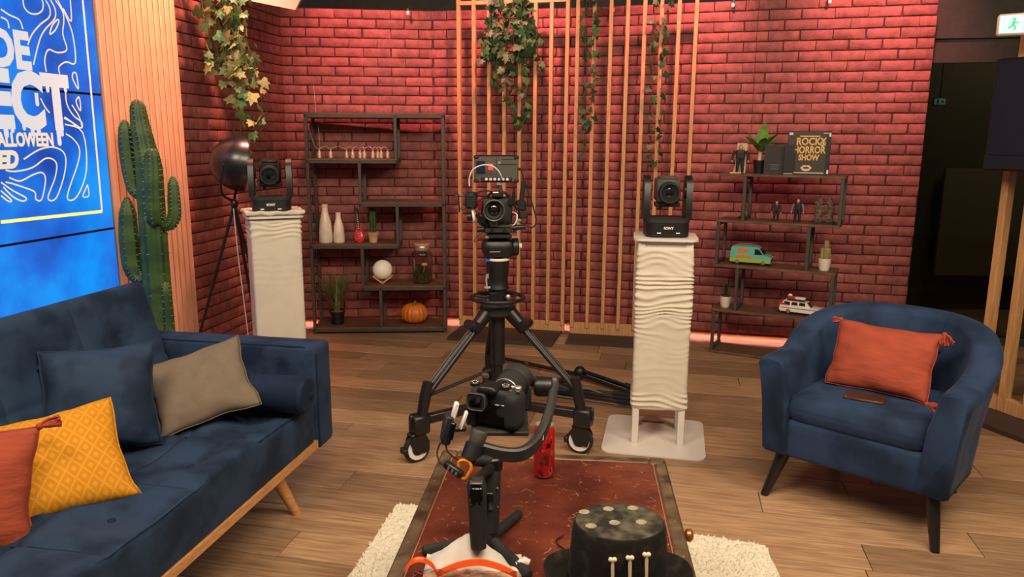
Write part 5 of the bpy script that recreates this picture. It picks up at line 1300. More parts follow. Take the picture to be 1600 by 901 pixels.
def band(pts, h, m, name):
    P = smooth_path(pts, 6); vs = []; fs = []
    for p in P: vs += [p, p + Vector((0, 0.004, h)), p + Vector((0, 0.008, h)), p + Vector((0, 0.006, 0))]
    for i in range(len(P) - 1):
        for a in range(4): fs.append((4 * i + a, 4 * i + (a + 1) % 4, 4 * i + 4 + (a + 1) % 4, 4 * i + 4 + a))
    mb = MB(); mb.add(vs, fs); mb.build(name, m, t, ang=70)
band([(-0.128, 0.055, 0.022), (-0.115, 0.070, 0.034), (-0.092, 0.075, 0.038), (-0.066, 0.065, 0.030), (-0.050, 0.045, 0.018)], 0.010, 'orange_plastic', 'seal_loop')
band([(-0.050, 0.045, 0.018), (0.0, 0.045, 0.040), (0.05, 0.050, 0.044), (0.10, 0.050, 0.030), (0.135, 0.045, 0.014)], 0.014, 'orange_plastic', 'seal_strip')
MB().soft((0.02, -0.02, 0.022), (0.26, 0.13, 0.042), 0.018, (30, 16, 3), lambda p: (p.x, p.y, p.z + (0.010 * nz(p, 45) if p.z > 0 else 0))).build('film', 'clear_film', t)
MB().soft((-0.03, -0.03, 0.012), (0.15, 0.08, 0.02), 0.008, (10, 6, 2), lambda p: (p.x + .004 * nz(p, 40), p.y, p.z + .004 * nz(p, 30))).build('content', 'orange_plastic', t)

# ------------------------------------------------------------------ gimbal with mirrorless camera on the trunk
GX, GY = -0.053, 1.76
gm = thing('camera_gimbal', 'black handheld gimbal on a mini tripod standing on the trunk', 'gimbal', (GX, GY, TZ + 0.001), 0)
Wd = lambda x, y, z: (x - GX, y - GY, z - TZ - 0.001)
for e in ((-0.221, 1.728, 0.491), (0.024, 1.923, 0.491), (0.046, 1.62, 0.491)):
    a = Vector(Wd(*e)); b = Vector((0, 0, 0.028)); d = (a - b)
    MB().tube([b + d * 0.08, b + d * 0.5, a - d.normalized() * 0.004, a], [0.014, 0.0145, 0.0135, 0.008], 10, flat=0.85).build('foot', 'rubber', gm)
MB().lathe([(0.020, 0.012), (0.022, 0.02), (0.022, 0.045), (0.018, 0.055)], 20).build('foot_hub', 'black_plastic', gm)
gr = MB().tube([(0, 0, 0.05), (0.001, 0.004, 0.12), (0.004, 0.012, 0.19), (0.006, 0.02, 0.215)], [0.023, 0.025, 0.024, 0.021], 18).build('grip', 'black_matte', gm)
MB().bbox((0.0, -0.022, 0.14), (0.018, 0.008, 0.045), 0.002).build('thumb_pad', 'black_gloss', gr)
for z in (0.118, 0.168): MB().ell((0.019, -0.010, z), (0.004, 0.004, 0.004), 8, 6).build('button', 'gunmetal', gr)
# sling handle nearer the camera
hd = MB().tube([Wd(-0.076, 1.64, 0.552), Wd(-0.077, 1.645, 0.60), Wd(-0.079, 1.65, 0.66), Wd(-0.081, 1.655, 0.705), Wd(-0.081, 1.66, 0.722)], [0.0185, 0.0215, 0.0220, 0.0235, 0.016], 16).build('sling_handle', 'black_matte', gm)
MB().bbox(Wd(-0.081, 1.633, 0.685), (0.032, 0.008, 0.044), 0.004).build('handle_pad', 'black_gloss', hd)
MB().tube([Wd(-0.080, 1.63, 0.6555), Wd(-0.080, 1.635, 0.6555)], 0.002, 6).bbox(Wd(-0.081, 1.640, 0.717), (0.030, 0.020, 0.006), 0.002).build('handle_trim', 'gunmetal', hd)
MB().tube([Wd(-0.080, 1.665, 0.71), Wd(-0.065, 1.70, 0.715), Wd(-0.052, 1.755, 0.70)], [0.012, 0.011, 0.013], 12).build('bridge_arm', 'black_plastic', gm)
# pan motor, roll arm and motors
MB().lathe([(0.024, 0), (0.026, 0.004), (0.026, 0.032), (0.022, 0.036)], 24, Matrix.Translation((0.006, 0.022, 0.205))).build('pan_motor', 'black_plastic', gm)
MB().tube([(0.006, 0.02, 0.232), (-0.012, 0.0, 0.236), (-0.04, -0.012, 0.246)], [0.016, 0.015, 0.017], 12).build('pan_arm', 'black_matte', gm)
ax = (Vector(Wd(-0.072, 1.79, 0.806)) - Vector(Wd(-0.102, 1.752, 0.728))).normalized(); q = ax.to_track_quat('Z', 'Y').to_matrix().to_4x4()
rm = MB().lathe([(0.020, 0), (0.0255, 0.004), (0.0255, 0.040), (0.0225, 0.043)], 24, Matrix.Translation(Wd(-0.102, 1.752, 0.722)) @ q).build('roll_motor', 'black_plastic', gm)
MB().lathe([(0.019, 0.043), (0.0205, 0.045), (0.0205, 0.072), (0.017, 0.076)], 24, Matrix.Translation(Wd(-0.102, 1.752, 0.722)) @ q).build('motor_collar', 'gunmetal', rm)
ap = smooth_path([Wd(-0.085, 1.772, 0.748), Wd(-0.02, 1.775, 0.730), Wd(0.03, 1.79, 0.727), Wd(0.072, 1.85, 0.742), Wd(0.100, 1.92, 0.782), Wd(0.118, 2.0, 0.826), Wd(0.122, 2.02, 0.842)], 6)
arm = MB(); vs = []; fs = []
for i, p in enumerate(ap):
    tg = (ap[min(i + 1, len(ap) - 1)] - ap[max(i - 1, 0)]).normalized(); up = Vector((0, 0, 1)); sd = tg.cross(up).normalized(); u2 = sd.cross(tg).normalized()
    for (a, b) in ((-0.009, -0.017), (0.009, -0.017), (0.011, 0.012), (0.006, 0.017), (-0.006, 0.017), (-0.011, 0.012)): vs.append(p + sd * a + u2 * b)
for i in range(len(ap) - 1):
    for a in range(6): fs.append((6 * i + a, 6 * i + (a + 1) % 6, 6 * i + 6 + (a + 1) % 6, 6 * i + 6 + a))
fs += [tuple(range(6)), tuple(range(len(vs) - 6, len(vs)))]
arm.add(vs, fs); ra = arm.build('roll_arm', 'dark_metal', gm, ang=40)
ra.data.materials[0] = mat('gimbal_arm', (52, 50, 46), 0.45, metal=0.3)
MB().prism([(-0.016, -0.009), (0.016, -0.009), (0.018, 0.009), (-0.014, 0.009)], -0.0005, 0.0005, Matrix.Translation(Wd(0.072, 1.838, 0.742)) @ Matrix.Rotation(R(44), 4, 'Z') @ Matrix.Rotation(R(-18), 4, 'Y') @ PX).build('sticker', 'sign_white', ra)
MB().prism([(-0.010, -0.005), (0.004, -0.005), (0.010, 0.004), (-0.004, 0.006)], 0.0004, 0.0010, Matrix.Translation(Wd(0.072, 1.838, 0.742)) @ Matrix.Rotation(R(44), 4, 'Z') @ Matrix.Rotation(R(-18), 4, 'Y') @ PX).build('sticker_print', 'can_red', ra)
tm = MB().lathe([(0.020, -0.001), (0.027, 0.003), (0.027, 0.040), (0.022, 0.048), (0.016, 0.050)], 24, Matrix.Translation(Wd(0.112, 2.005, 0.829)) @ Matrix.Rotation(-PI / 2, 4, 'Y')).build('tilt_motor', 'black_plastic', gm)
MB().bbox(Wd(0.04, 2.0, 0.80), (0.03, 0.022, 0.07), 0.004).build('tilt_bracket', 'black_matte', gm)
MB().bbox(Wd(-0.03, 1.92, 0.758), (0.15, 0.17, 0.012), 0.003).build('camera_plate', 'black_matte', gm)
# mirrorless camera on the gimbal: its own thing
CX, CY, CZ = -0.045, 1.885, 0.765
cm = thing('mirrorless_camera', 'black mirrorless camera with short zoom lens mounted on the gimbal', 'camera', (CX, CY, CZ), -22)
MB().soft((0.005, 0, 0.052), (0.130, 0.052, 0.098), 0.012, (10, 4, 8)).build('body', 'black_matte', cm)
MB().soft((0.060, -0.004, 0.050), (0.040, 0.078, 0.098), 0.018, (4, 6, 8)).build('grip', 'rubber', cm)
MB().soft((-0.008, -0.010, 0.103), (0.056, 0.060, 0.024), 0.010, (6, 6, 4), lambda p: (p.x * (1 - 0.25 * max(0, p.z) / 0.012), p.y, p.z)).build('prism_hump', 'black_plastic', cm)
ey = MB(); ey.prism(rrect(0.050, 0.044, 0.012), 0.0, 0.022, Matrix.Translation((-0.030, -0.028, 0.074)) @ PX); e = ey.build('eyecup', 'rubber', cm)
MB().prism(rrect(0.036, 0.028, 0.008), 0.0222, 0.0228, Matrix.Translation((-0.030, -0.028, 0.074)) @ PX).build('viewfinder', 'lens_glass', e)
MB().tube([(p[0] - 0.030, -0.0505, p[1] + 0.074) for p in rrect(0.050, 0.044, 0.012)], 0.0018, 6, closed=True).build('eyecup_rim', 'gunmetal', e)
MB().bbox((0.022, -0.029, 0.040), (0.075, 0.008, 0.058), 0.003).build('rear_screen', 'black_gloss', cm)
MB().bbox((-0.052, -0.02, 0.03), (0.03, 0.03, 0.06), .004).build('side_door', 'black_plastic', cm)
for (x, y, r, h, m) in ((0.032, 0.002, 0.0135, 0.012, 'black_plastic'), (0.062, 0.012, 0.010, 0.009, 'steel'), (0.052, -0.012, 0.006, 0.006, 'gunmetal'), (-0.056, 0.002, 0.013, 0.010, 'black_plastic'), (0.070, -0.008, 0.006, 0.005, 'gunmetal'), (0.044, 0.022, 0.006, 0.005, 'steel')):
    d = MB(); d.lathe([(r, 0), (r, h * .8), (r * .85, h)], 18, Matrix.Translation((x, y, 0.100))); d.build('dial', m, cm)
    if r > 0.012:
        w = MB()
        for k in range(8): w.box((x + r * .6 * math.cos(k * PI / 4), y + r * .6 * math.sin(k * PI / 4), 0.100 + h), (0.0025, 0.0025, 0.001))
        w.build('dial_marks', 'white_print', cm, kind='stuff')
MB().lathe([(0.007, 0), (0.007, 0.006), (0.010, 0.008), (0.010, 0.016), (0.006, 0.018)], 14, Matrix.Translation((-0.036, 0.024, 0.110))).build('shoe_knob', 'gunmetal', cm)
LM = Matrix.Translation((0.004, 0.026, 0.066)) @ Matrix.Rotation(-PI / 2 + R(6), 4, 'X')
ls = MB(); ls.lathe([(0.033, 0.0), (0.034, 0.010), (0.036, 0.012), (0.036, 0.030)], 32, LM); L_ = ls.build('lens', 'black_plastic', cm)
MB().lathe([(0.0345, 0.031), (0.0345, 0.040), (0.0405, 0.046), (0.0415, 0.095)], 32, LM).build('focus_ring', 'rubber', L_)
MB().lathe([(0.0365, 0.0405), (0.0375, 0.042), (0.0375, 0.0445), (0.0365, 0.046)], 32, LM, caps=False).build('bright_ring', 'steel', L_)
MB().lathe([(0.0425, 0.095), (0.0445, 0.099), (0.0465, 0.135), (0.0445, 0.136), (0.042, 0.11), (0.0, 0.108)], 32, LM, caps=False).build('lens_hood', 'black_matte', L_)
MB().tube(arc((0, 0, 0), 0.0446, 0, 350, 30, 'xy'), 0.0016, 6).build('hood_trim', 'dark_metal', L_, LM @ Matrix.Translation((0, 0, 0.135)))
# clip-on device and cables at the camera's left
t = thing('wireless_receiver', 'small black and white device clipped left of the gimbal camera', 'device', (-0.168, 1.80, 0.752), 12)
MB().bbox((0, 0, 0.035), (0.022, 0.045, 0.075), 0.004, T(ry=10)).build('body', 'black_matte', t)
MB().bbox((0.004, -0.010, 0.085), (0.012, 0.016, 0.05), 0.003, T(ry=14)).build('white_clip', 'white_plastic', t)
MB().bbox((0.024, -0.012, 0.070), (0.009, 0.014, 0.05), 0.003, T(ry=20)).build('white_clip', 'white_plastic', t)
MB().bbox((0.006, -0.026, 0.038), (0.014, 0.006, 0.045), 0.002, T(ry=14)).build('screen', 'black_gloss', t)
MB().bbox((0.03, 0.0, 0.03), (0.05, 0.012, 0.012), 0.003).build('mount', 'black_plastic', t)
o = MB().tube(smooth_path([(-0.178, 1.795, 0.752), (-0.186, 1.785, 0.730), (-0.178, 1.765, 0.712), (-0.155, 1.745, 0.708)], 6), 0.0024, 6).tube(smooth_path([(-0.165, 1.79, 0.755), (-0.160, 1.78, 0.735), (-0.145, 1.775, 0.722), (-0.130, 1.775, 0.712)], 6), 0.0024, 6).build('signal_cable', 'rubber')
tag(o, 'thin black cable looping below the clipped device on the gimbal', 'cable')
t = thing('power_adapter', 'small black inline adapter hanging beside the orange carabiner', 'adapter', (-0.145, 1.738, 0.695), -30)
MB().bbox((0, 0, 0.012), (0.055, 0.018, 0.020), 0.004, T(ry=22)).build('case', 'black_plastic', t); 
for k in range(3): MB().box((-0.01 + 0.012 * k, -0.0095, 0.012), (0.006, 0.001, 0.008), T(ry=22)).build('label_print', 'toy_grey', t)
t = thing('carabiner', 'orange plastic carabiner clip hanging from the gimbal', 'clip', (-0.118, 1.742, 0.678), -15)
MB().tube(smooth_path([(-0.012, 0, 0.03), (-0.010, 0, 0.044), (0.004, 0, 0.050), (0.018, 0, 0.044), (0.020, 0, 0.028), (0.012, 0, 0.012), (0.006, 0, 0.002), (-0.004, 0, 0.0)], 5), 0.0042, 8).build('hook', 'orange_clip', t)
MB().tube([(-0.012, 0, 0.03), (-0.004, 0, 0.002)], 0.0032, 8).build('gate', 'orange_clip', t)

# ------------------------------------------------------------------ studio tripod with dolly and cinema camera
tp = thing('camera_tripod', 'heavy black studio tripod on a wheeled dolly', 'tripod', (-0.07, 3.65, 0), 7)
wh = MB().lathe([(0.030, -0.014), (0.062, -0.014), (0.066, -0.010), (0.066, 0.010), (0.062, 0.014), (0.030, 0.014)], 28).mesh('wheel', 'rubber')
whr = MB().lathe([(0.041, -0.0165), (0.052, -0.0165), (0.052, 0.0165), (0.041, 0.0165)], 28).mesh('wheel_ring', 'white_plastic')
hub = MB().lathe([(0.0, -0.018), (0.030, -0.017), (0.034, -0.014), (0.034, 0.014), (0.030, 0.017), (0.0, 0.018)], 24).mesh('wheel_hub', 'black_plastic')
for i, a in enumerate((-150, -30, 90)):
    ca, sa = math.cos(R(a)), math.sin(R(a)); rr = 0.445; f = Vector((ca * rr, sa * rr, 0)); o_ = Vector((ca, sa, 0)); sd = Vector((-sa, ca, 0))
    # upper leg: twin tubes
    top_ = Vector((ca * 0.075, sa * 0.075, 0.66)); low = Vector((ca * 0.405, sa * 0.405, 0.335))
    lg = MB(); 
    for s in (-1, 1): lg.tube([top_ + sd * s * 0.017, low + sd * s * 0.017], 0.0125, 10)
    lg.tube([top_.lerp(low, 0.25) + Vector((0, 0, 0.005)), low + Vector((0, 0, 0.0))], 0.0105, 10)
    l = lg.build('leg', 'black_plastic', tp)
    MB().tube([top_.lerp(low, 0.30) + sd * 0.004 + Vector((0, 0, 0.0125)) + o_ * .006, top_.lerp(low, 0.97) + sd * 0.004 + Vector((0, 0, 0.0125)) + o_ * .006], 0.0028, 6).build('leg_highlight', 'gunmetal', l)  # thin grey tubes drawn as the bright highlights along the leg
    MB().tube([top_.lerp(low, 0.20) - sd * 0.019 + Vector((0, 0, 0.011)) + o_ * .006, top_.lerp(low, 0.97) - sd * 0.019 + Vector((0, 0, 0.011)) + o_ * .006], 0.0024, 6).build('leg_highlight', 'gunmetal', l)
    MB().tube([top_ + (top_ - low).normalized() * 0.01, top_.lerp(low, 0.22)], [0.036, 0.030], 14).build('leg_clamp', 'dark_metal', l)
    MB().lathe([(0.0, -0.052), (0.022, -0.05), (0.024, -0.03), (0.024, 0.03), (0.022, 0.05), (0.0, 0.052)], 18, Matrix.Translation(top_.lerp(low, 0.16) + o_ * .02 + Vector((0, 0, .008))) @ Matrix.Rotation(R(a), 4, 'Z') @ Matrix.Rotation(PI / 2, 4, 'X')).build('clamp_knob', 'black_plastic', l)
    ft = MB(); ft.tube([low + Vector((0, 0, 0.045)), low + o_ * 0.018 + Vector((0, 0, -0.03)), f + Vector((0, 0, 0.21))], [0.032, 0.036, 0.030], 12, flat=0.8); ft.build('foot_joint', 'black_plastic', l)
    # dolly arm + caster
    dm = MB(); m_ = Matrix.Rotation(R(a), 4, 'Z'); dm.bbox((0.245, 0, 0.20), (0.37, 0.042, 0.042), 0.004, m_); d_ = dm.build('dolly_arm', 'black_plastic', tp)
    MB().bbox((0.455, 0, 0.185), (0.085, 0.075, 0.095), 0.010, m_).build('foot_clamp', 'black_plastic', d_)
    MB().bbox((0.498, 0.0, 0.205), (0.018, 0.022, 0.065), 0.006, m_).build('clamp_lever', 'black_plastic', d_)
    ca_ = Matrix.Translation((f.x + o_.x * .012, f.y + o_.y * .012, 0.066)) @ Matrix.Rotation(R((118, 62, 60)[i]), 4, 'Z') @ Matrix.Translation((0, 0.016, 0))
    wm = ca_ @ Matrix.Rotation(PI / 2, 4, 'Y')
    w = link_mesh('wheel', wh, tp, wm); 
    for me, nm in ((whr, 'wheel_ring'), (hub, 'wheel_hub')): link_mesh(nm, me, w)
    fk = MB()
    for s in (-1, 1): fk.prism([(-0.045, -0.02), (0.02, -0.018), (0.045, 0.04), (0.03, 0.075), (-0.035, 0.075), (-0.058, 0.03)], -0.003, 0.003, Matrix.Translation((s * 0.023, 0, 0)) @ Matrix.Rotation(PI / 2, 4, 'Z') @ PX)
    fk.bbox((0, -0.0, 0.072), (0.052, 0.075, 0.014), 0.004); fk.cyl((0, -0.012, 0.075), (0, -0.016, 0.10), 0.022, 0.024, 16)
    fk.build('caster_fork', 'black_plastic', w, wm.inverted() @ ca_)
    MB().bbox((0.0, 0.066, 0.0), (0.050, 0.02, 0.03), 0.004).build('brake_pedal', 'black_plastic', w, wm.inverted() @ ca_)
    MB().tube([low * 0.96 + Vector((0, 0, -0.005)), Vector((ca * 0.045, sa * 0.045, 0.375))], 0.009, 8).build('spreader_rod', 'black_matte', tp)
MB().lathe([(0.075, 0.170), (0.085, 0.178), (0.085, 0.222), (0.075, 0.230)], 24).build('dolly_hub', 'black_plastic', tp)
MB().lathe([(0.026, 0.28), (0.026, 0.40), (0.036, 0.402), (0.036, 0.64), (0.06, 0.655), (0.06, 0.70), (0.048, 0.72)], 28).build('centre_column', 'black_plastic', tp)
MB().lathe([(0.062, 0.645), (0.085, 0.66), (0.088, 0.695), (0.07, 0.712)], 24).build('spider', 'black_matte', tp)
MB().tube(arc((0, 0, 0.738), 0.128, 0, 348, 40, 'xy'), 0.0105, 10, closed=True).build('steering_ring', 'black_plastic', tp)
for a in (30, 150, 270): MB().tube([(0.05 * math.cos(R(a)), 0.05 * math.sin(R(a)), 0.735), (0.128 * math.cos(R(a)), 0.128 * math.sin(R(a)), 0.738)], 0.008, 8).build('ring_spoke', 'black_plastic', tp)
MB().box((-0.002, -0.062, 0.690), (0.032, 0.002, 0.016)).build('name_plate', 'black_gloss', tp)
for k in range(4): MB().box((-0.012 + k * 0.007, -0.0635, 0.690), (0.004, 0.001, 0.010)).build('plate_print', 'white_print', tp)
MB().lathe([(0.047, 0.715), (0.047, 0.78), (0.056, 0.785), (0.056, 0.79), (0.050, 0.80), (0.051, 0.855), (0.055, 0.862), (0.056, 0.925)], 28).build('pedestal', 'black_plastic', tp)
MB().bbox((-0.02, -0.055, 0.748), (0.045, 0.012, 0.055), 0.004).build('lock_box', 'dark_metal', tp)
MB().ell((0.045, -0.055, 0.752), (0.013, 0.010, 0.013), 12, 8).build('lock_knob', 'steel', tp)
MB().lathe([(0.0565, 0.925), (0.059, 0.928), (0.059, 0.936), (0.0565, 0.939)], 32, caps=False).build('pale_ring', 'cream', tp)
MB().box((-0.052, -0.031, 0.931), (0.02, 0.02, 0.012), T(rz=0)).build('blue_marker', 'blue_tape', tp)
cl = MB(); cl.tube([(-0.056, -0.02, 0.86), (-0.060, -0.024, 0.83), (-0.056, -0.026, 0.80)], 0.004, 6); cl.tube([(-0.05, -0.026, 0.862), (-0.052, -0.03, 0.84)], 0.003, 6); cl.bbox((-0.054, -0.03, 0.795), (0.03, 0.014, 0.01), .002)
cl.build('drag_clip', 'grey_plastic', tp)
# fluid head
MB().soft((0.0, 0.0, 0.985), (0.150, 0.125, 0.105), 0.040, (6, 6, 5), lambda p: (p.x * (1.0 + 0.9 * (p.z + .05)), p.y, p.z)).build('fluid_head', 'black_plastic', tp)
MB().lathe([(0.0, 0.07), (0.044, 0.072), (0.046, 0.088), (0.040, 0.10), (0.0, 0.102)], 24, Matrix.Translation((0, 0, 0.99)) @ Matrix.Rotation(PI / 2, 4, 'Y')).build('tilt_drum', 'black_plastic', tp)
MB().cyl((0.10, -0.01, 0.995), (0.115, -0.01, 0.995), 0.014, 0.014, 12).build('drum_dial', 'cream', tp)
MB().bbox((0.008, -0.066, 1.046), (0.150, 0.016, 0.010), 0.002).build('plate_scale', 'steel', tp)
MB().bbox((0.004, 0.0, 1.050), (0.11, 0.16, 0.018), 0.004).build('quick_plate', 'black_matte', tp)
MB().box((-0.02, -0.064, 0.975), (0.05, 0.002, 0.004), T(ry=0)).build('head_print', 'grey_plastic', tp)
# cinema camera rig on the tripod: separate thing
rg = thing('cinema_camera', 'black cinema camera rig with round lens on the studio tripod', 'camera', (-0.07, 3.65, 1.06), 3)
MB().bbox((0.0, 0.02, 0.018), (0.13, 0.20, 0.022), 0.004).build('base_plate', 'black_matte', rg)
for s in (-1, 1): MB().tube([(s * 0.03, -0.13, 0.022), (s * 0.03, 0.15, 0.022)], 0.0075, 10).build('support_rod', 'dark_metal', rg)
MB().soft((-0.005, 0.05, 0.105), (0.150, 0.13, 0.125), 0.014, (6, 6, 6)).build('body', 'black_matte', rg)
LX = -0.022; LMx = Matrix.Translation((LX, -0.015, 0.118)) @ PX
MB().lathe([(0.044, 0.0), (0.045, 0.05), (0.050, 0.055), (0.051, 0.10), (0.049, 0.108), (0.043, 0.108), (0.040, 0.085)], 36, LMx, caps=False).build('lens', 'black_plastic', rg)
MB().lathe([(0.0495, 0.1075), (0.0505, 0.109), (0.0485, 0.110), (0.0455, 0.109)], 36, LMx, caps=False).build('lens_rim', 'gunmetal', rg)
MB().lathe([(0.0415, 0.09), (0.030, 0.088), (0.028, 0.078), (0.0, 0.076)], 32, LMx, caps=False).build('lens_inner', 'black_matte', rg)
MB().ell((LX, -0.096, 0.118), (0.026, 0.009, 0.026), 20, 10).build('front_element', 'lens_glass', rg)
MB().bbox((LX, -0.065, 0.052), (0.034, 0.03, 0.03), 0.003).build('lens_support', 'gunmetal', rg)
MB().bbox((0.0, 0.04, 0.182), (0.05, 0.14, 0.02), 0.005).build('top_plate', 'black_plastic', rg)
MB().tube([(-0.05, 0.0, 0.175), (-0.03, -0.02, 0.195), (0.03, -0.02, 0.195), (0.055, 0.0, 0.175)], 0.007, 8).build('top_handle', 'black_matte', rg)
MB().bbox((LX + 0.01, -0.03, 0.195), (0.028, 0.004, 0.006), 0.001).build('model_print', 'white_print', rg)
MB().tube([(0.02, 0.04, 0.185), (0.012, 0.03, 0.215), (0.010, 0.03, 0.245)], [0.011, 0.009, 0.010], 12).build('monitor_arm', 'gunmetal', rg)
MB().bbox((0.008, 0.025, 0.236), (0.030, 0.024, 0.022), 0.003).build('arm_clamp', 'steel', rg)
# left motor cluster
MB().bbox((-0.128, 0.01, 0.155), (0.062, 0.07, 0.080), 0.012).build('transmitter', 'black_matte', rg)
for k in range(5): MB().box((-0.128, -0.0262, 0.13 + k * 0.011), (0.05, 0.002, 0.004)).build('cooling_fin', 'black_plastic', rg)
for (z, l) in ((0.175, 0.05), (0.115, 0.045)): MB().tube([(-0.155, 0.0, z), (-0.155 - l, -0.005, z + 0.004)], 0.004, 8).build('antenna', 'black_plastic', rg)
MB().tube([(-0.185, -0.005, 0.10), (-0.19, -0.005, 0.185)], 0.0035, 8).build('antenna', 'black_plastic', rg)
MB().lathe([(0.0, -0.004), (0.030, -0.004), (0.030, 0.006), (0.0, 0.006)], 24, Matrix.Translation((-0.118, -0.02, 0.080)) @ Matrix.Rotation(R(80), 4, 'Y') @ Matrix.Rotation(R(0), 4, 'X')).build('follow_focus', 'white_plastic', rg)
MB().cyl((-0.148, -0.015, 0.078), (-0.128, -0.018, 0.08), 0.020, 0.020, 14).build('focus_motor', 'black_plastic', rg)
MB().tube(smooth_path([(-0.10, -0.01, 0.085), (-0.08, -0.04, 0.06), (-0.05, -0.05, 0.04), (-0.07, -0.04, 0.015)], 5), 0.010, 8).build('focus_arm', 'dark_metal', rg)
MB().bbox((-0.085, 0.0, 0.135), (0.02, 0.05, 0.05), .004).build('side_module', 'can_dark_red', rg)
# right side
MB().bbox((0.112, 0.02, 0.130), (0.050, 0.07, 0.048), 0.006).build('battery', 'black_plastic', rg)
MB().tube([(0.112, 0.0, 0.15), (0.118, -0.005, 0.20), (0.124, -0.01, 0.25)], [0.011, 0.012, 0.011], 12).build('side_handle', 'rubber', rg)
MB().tube(smooth_path([(0.07, -0.02, 0.15), (0.085, -0.05, 0.13), (0.10, -0.04, 0.10), (0.085, -0.03, 0.06)], 5), 0.006, 8).build('bracket', 'dark_metal', rg)
MB().bbox((0.115, -0.01, 0.085), (0.05, 0.03, 0.03), 0.006).build('clamp', 'black_matte', rg)
MB().bbox((0.098, -0.035, 0.062), (0.022, 0.010, 0.014), 0.003).build('green_clip', 'teal_clip', rg)
MB().tube([(0.06, -0.05, 0.028), (0.085, -0.05, 0.03), (0.13, -0.04, 0.032)], [0.010, 0.014, 0.010], 10).build('rod_clamp', 'black_plastic', rg)
MB().tube([(-0.10, -0.05, 0.02), (-0.07, -0.05, 0.022)], 0.013, 10).build('rod_clamp', 'black_plastic', rg)
MB().tube(smooth_path([(-0.07, -0.06, 0.012), (-0.10, -0.06, -0.01), (-0.115, -0.06, -0.035), (-0.09, -0.06, -0.03)], 5), 0.0018, 6).build('tether', 'rubber', rg)
MB().tube(smooth_path([(-0.11, -0.03, 0.19), (-0.07, -0.05, 0.205), (-0.03, -0.03, 0.20), (0.03, 0.0, 0.19), (0.07, -0.02, 0.16)], 5), 0.0035, 6).build('wire', 'rubber', rg)
MB().tube(smooth_path([(-0.13, -0.03, 0.13), (-0.10, -0.06, 0.10), (-0.09, -0.05, 0.05), (-0.05, -0.03, 0.03)], 5), 0.0035, 6).build('wire', 'rubber', rg)
MB().tube(smooth_path([(0.07, 0.0, 0.10), (0.09, -0.05, 0.09), (0.08, -0.06, 0.05), (0.05, -0.04, 0.03)], 5), 0.0035, 6).build('wire', 'cream', rg)
MB().lathe([(0.016, 0), (0.016, 0.012), (0.0, 0.012)], 18, Matrix.Translation((0.062, -0.02, 0.15)) @ PX).build('hinge_knob', 'dark_metal', rg)
MB().bbox((0.075, -0.015, 0.175), (0.014, 0.02, 0.05), .003).build('cheese_plate', 'dark_metal', rg)
MB().bbox((-0.068, -0.02, 0.055), (0.03, 0.05, 0.03), .004).build('rosette', 'dark_metal', rg)
MB().bbox((0.02, -0.055, 0.036), (0.10, 0.012, 0.012), .003).build('crossbar', 'gunmetal', rg)
# field monitor on top
mo = thing('field_monitor', 'field monitor seen from behind, mounted above the cinema camera', 'monitor', (-0.078, 3.67, 1.302), 2)
MB().bbox((0, 0, 0.062), (0.212, 0.026, 0.128), 0.006).build('housing', 'gunmetal', mo)
MB().box((0, 0.0135, 0.065), (0.19, 0.001, 0.105)).build('screen', 'screen_off', mo)
b = MB()
for s in (-1, 1):
    for z in (0.006, 0.118): b.bbox((s * 0.096, -0.002, z), (0.026, 0.032, 0.018), 0.006)
b.build('corner_bumper', 'rubber', mo, kind='stuff')
MB().bbox((0, -0.001, 0.126), (0.20, 0.030, 0.006), .003).build('top_edge', 'rubber', mo)
MB().box((-0.075, -0.0135, 0.07), (0.042, 0.002, 0.06)).build('vent_panel', 'screen_off', mo)
MB().box((-0.028, -0.0138, 0.073), (0.024, 0.002, 0.030)).build('pink_sticker', 'red_tape', mo)
MB().box((0.055, -0.0138, 0.085), (0.085, 0.0016, 0.004)).build('groove', 'rubber', mo); MB().box((0.06, -0.0138, 0.108), (0.07, 0.0016, 0.003)).build('groove', 'rubber', mo); MB().box((0.0, -0.0138, 0.08), (0.0025, 0.0016, 0.085)).build('groove', 'rubber', mo)
MB().lathe([(0.007, 0), (0.007, 0.002), (0, 0.002)], 14, Matrix.Translation((0.014, -0.013, 0.093)) @ PX).build('screw', 'steel', mo)
for k in range(6): MB().lathe([(0.007, 0), (0.007, 0.010), (0.004, 0.012), (0, 0.011)], 14, Matrix.Translation((-0.048 + k * 0.020, -0.012, 0.014)) @ PX).build('video_port', 'cream', mo)
MB().bbox((0.0, -0.008, 0.013), (0.15, 0.016, 0.020), 0.003).build('port_strip', 'black_matte', mo)
MB().bbox((0.112, 0, 0.062), (0.014, 0.016, 0.014), 0.003).build('power_plug', 'black_plastic', mo)
Wm = lambda px, py, Y=3.62: None
o = MB().tube(smooth_path([(-0.205, 3.625, 1.285), (-0.205, 3.62, 1.325), (-0.185, 3.61, 1.365), (-0.14, 3.60, 1.385), (-0.095, 3.60, 1.38), (-0.065, 3.61, 1.355), (-0.048, 3.635, 1.318)], 6), 0.0032, 6).build('video_cable', 'cable_white')
tag(o, 'pale video cable arching over the back of the field monitor', 'cable')
o = MB().tube(smooth_path([(0.036, 3.66, 1.365), (0.044, 3.66, 1.35), (0.07, 3.66, 1.27), (0.105, 3.66, 1.17), (0.115, 3.66, 1.11), (0.095, 3.655, 1.085), (0.06, 3.65, 1.10), (0.03, 3.645, 1.115)], 6), 0.0034, 6).build('power_cable', 'rubber')
tag(o, 'black cable drooping in a loop right of the cinema camera', 'cable')

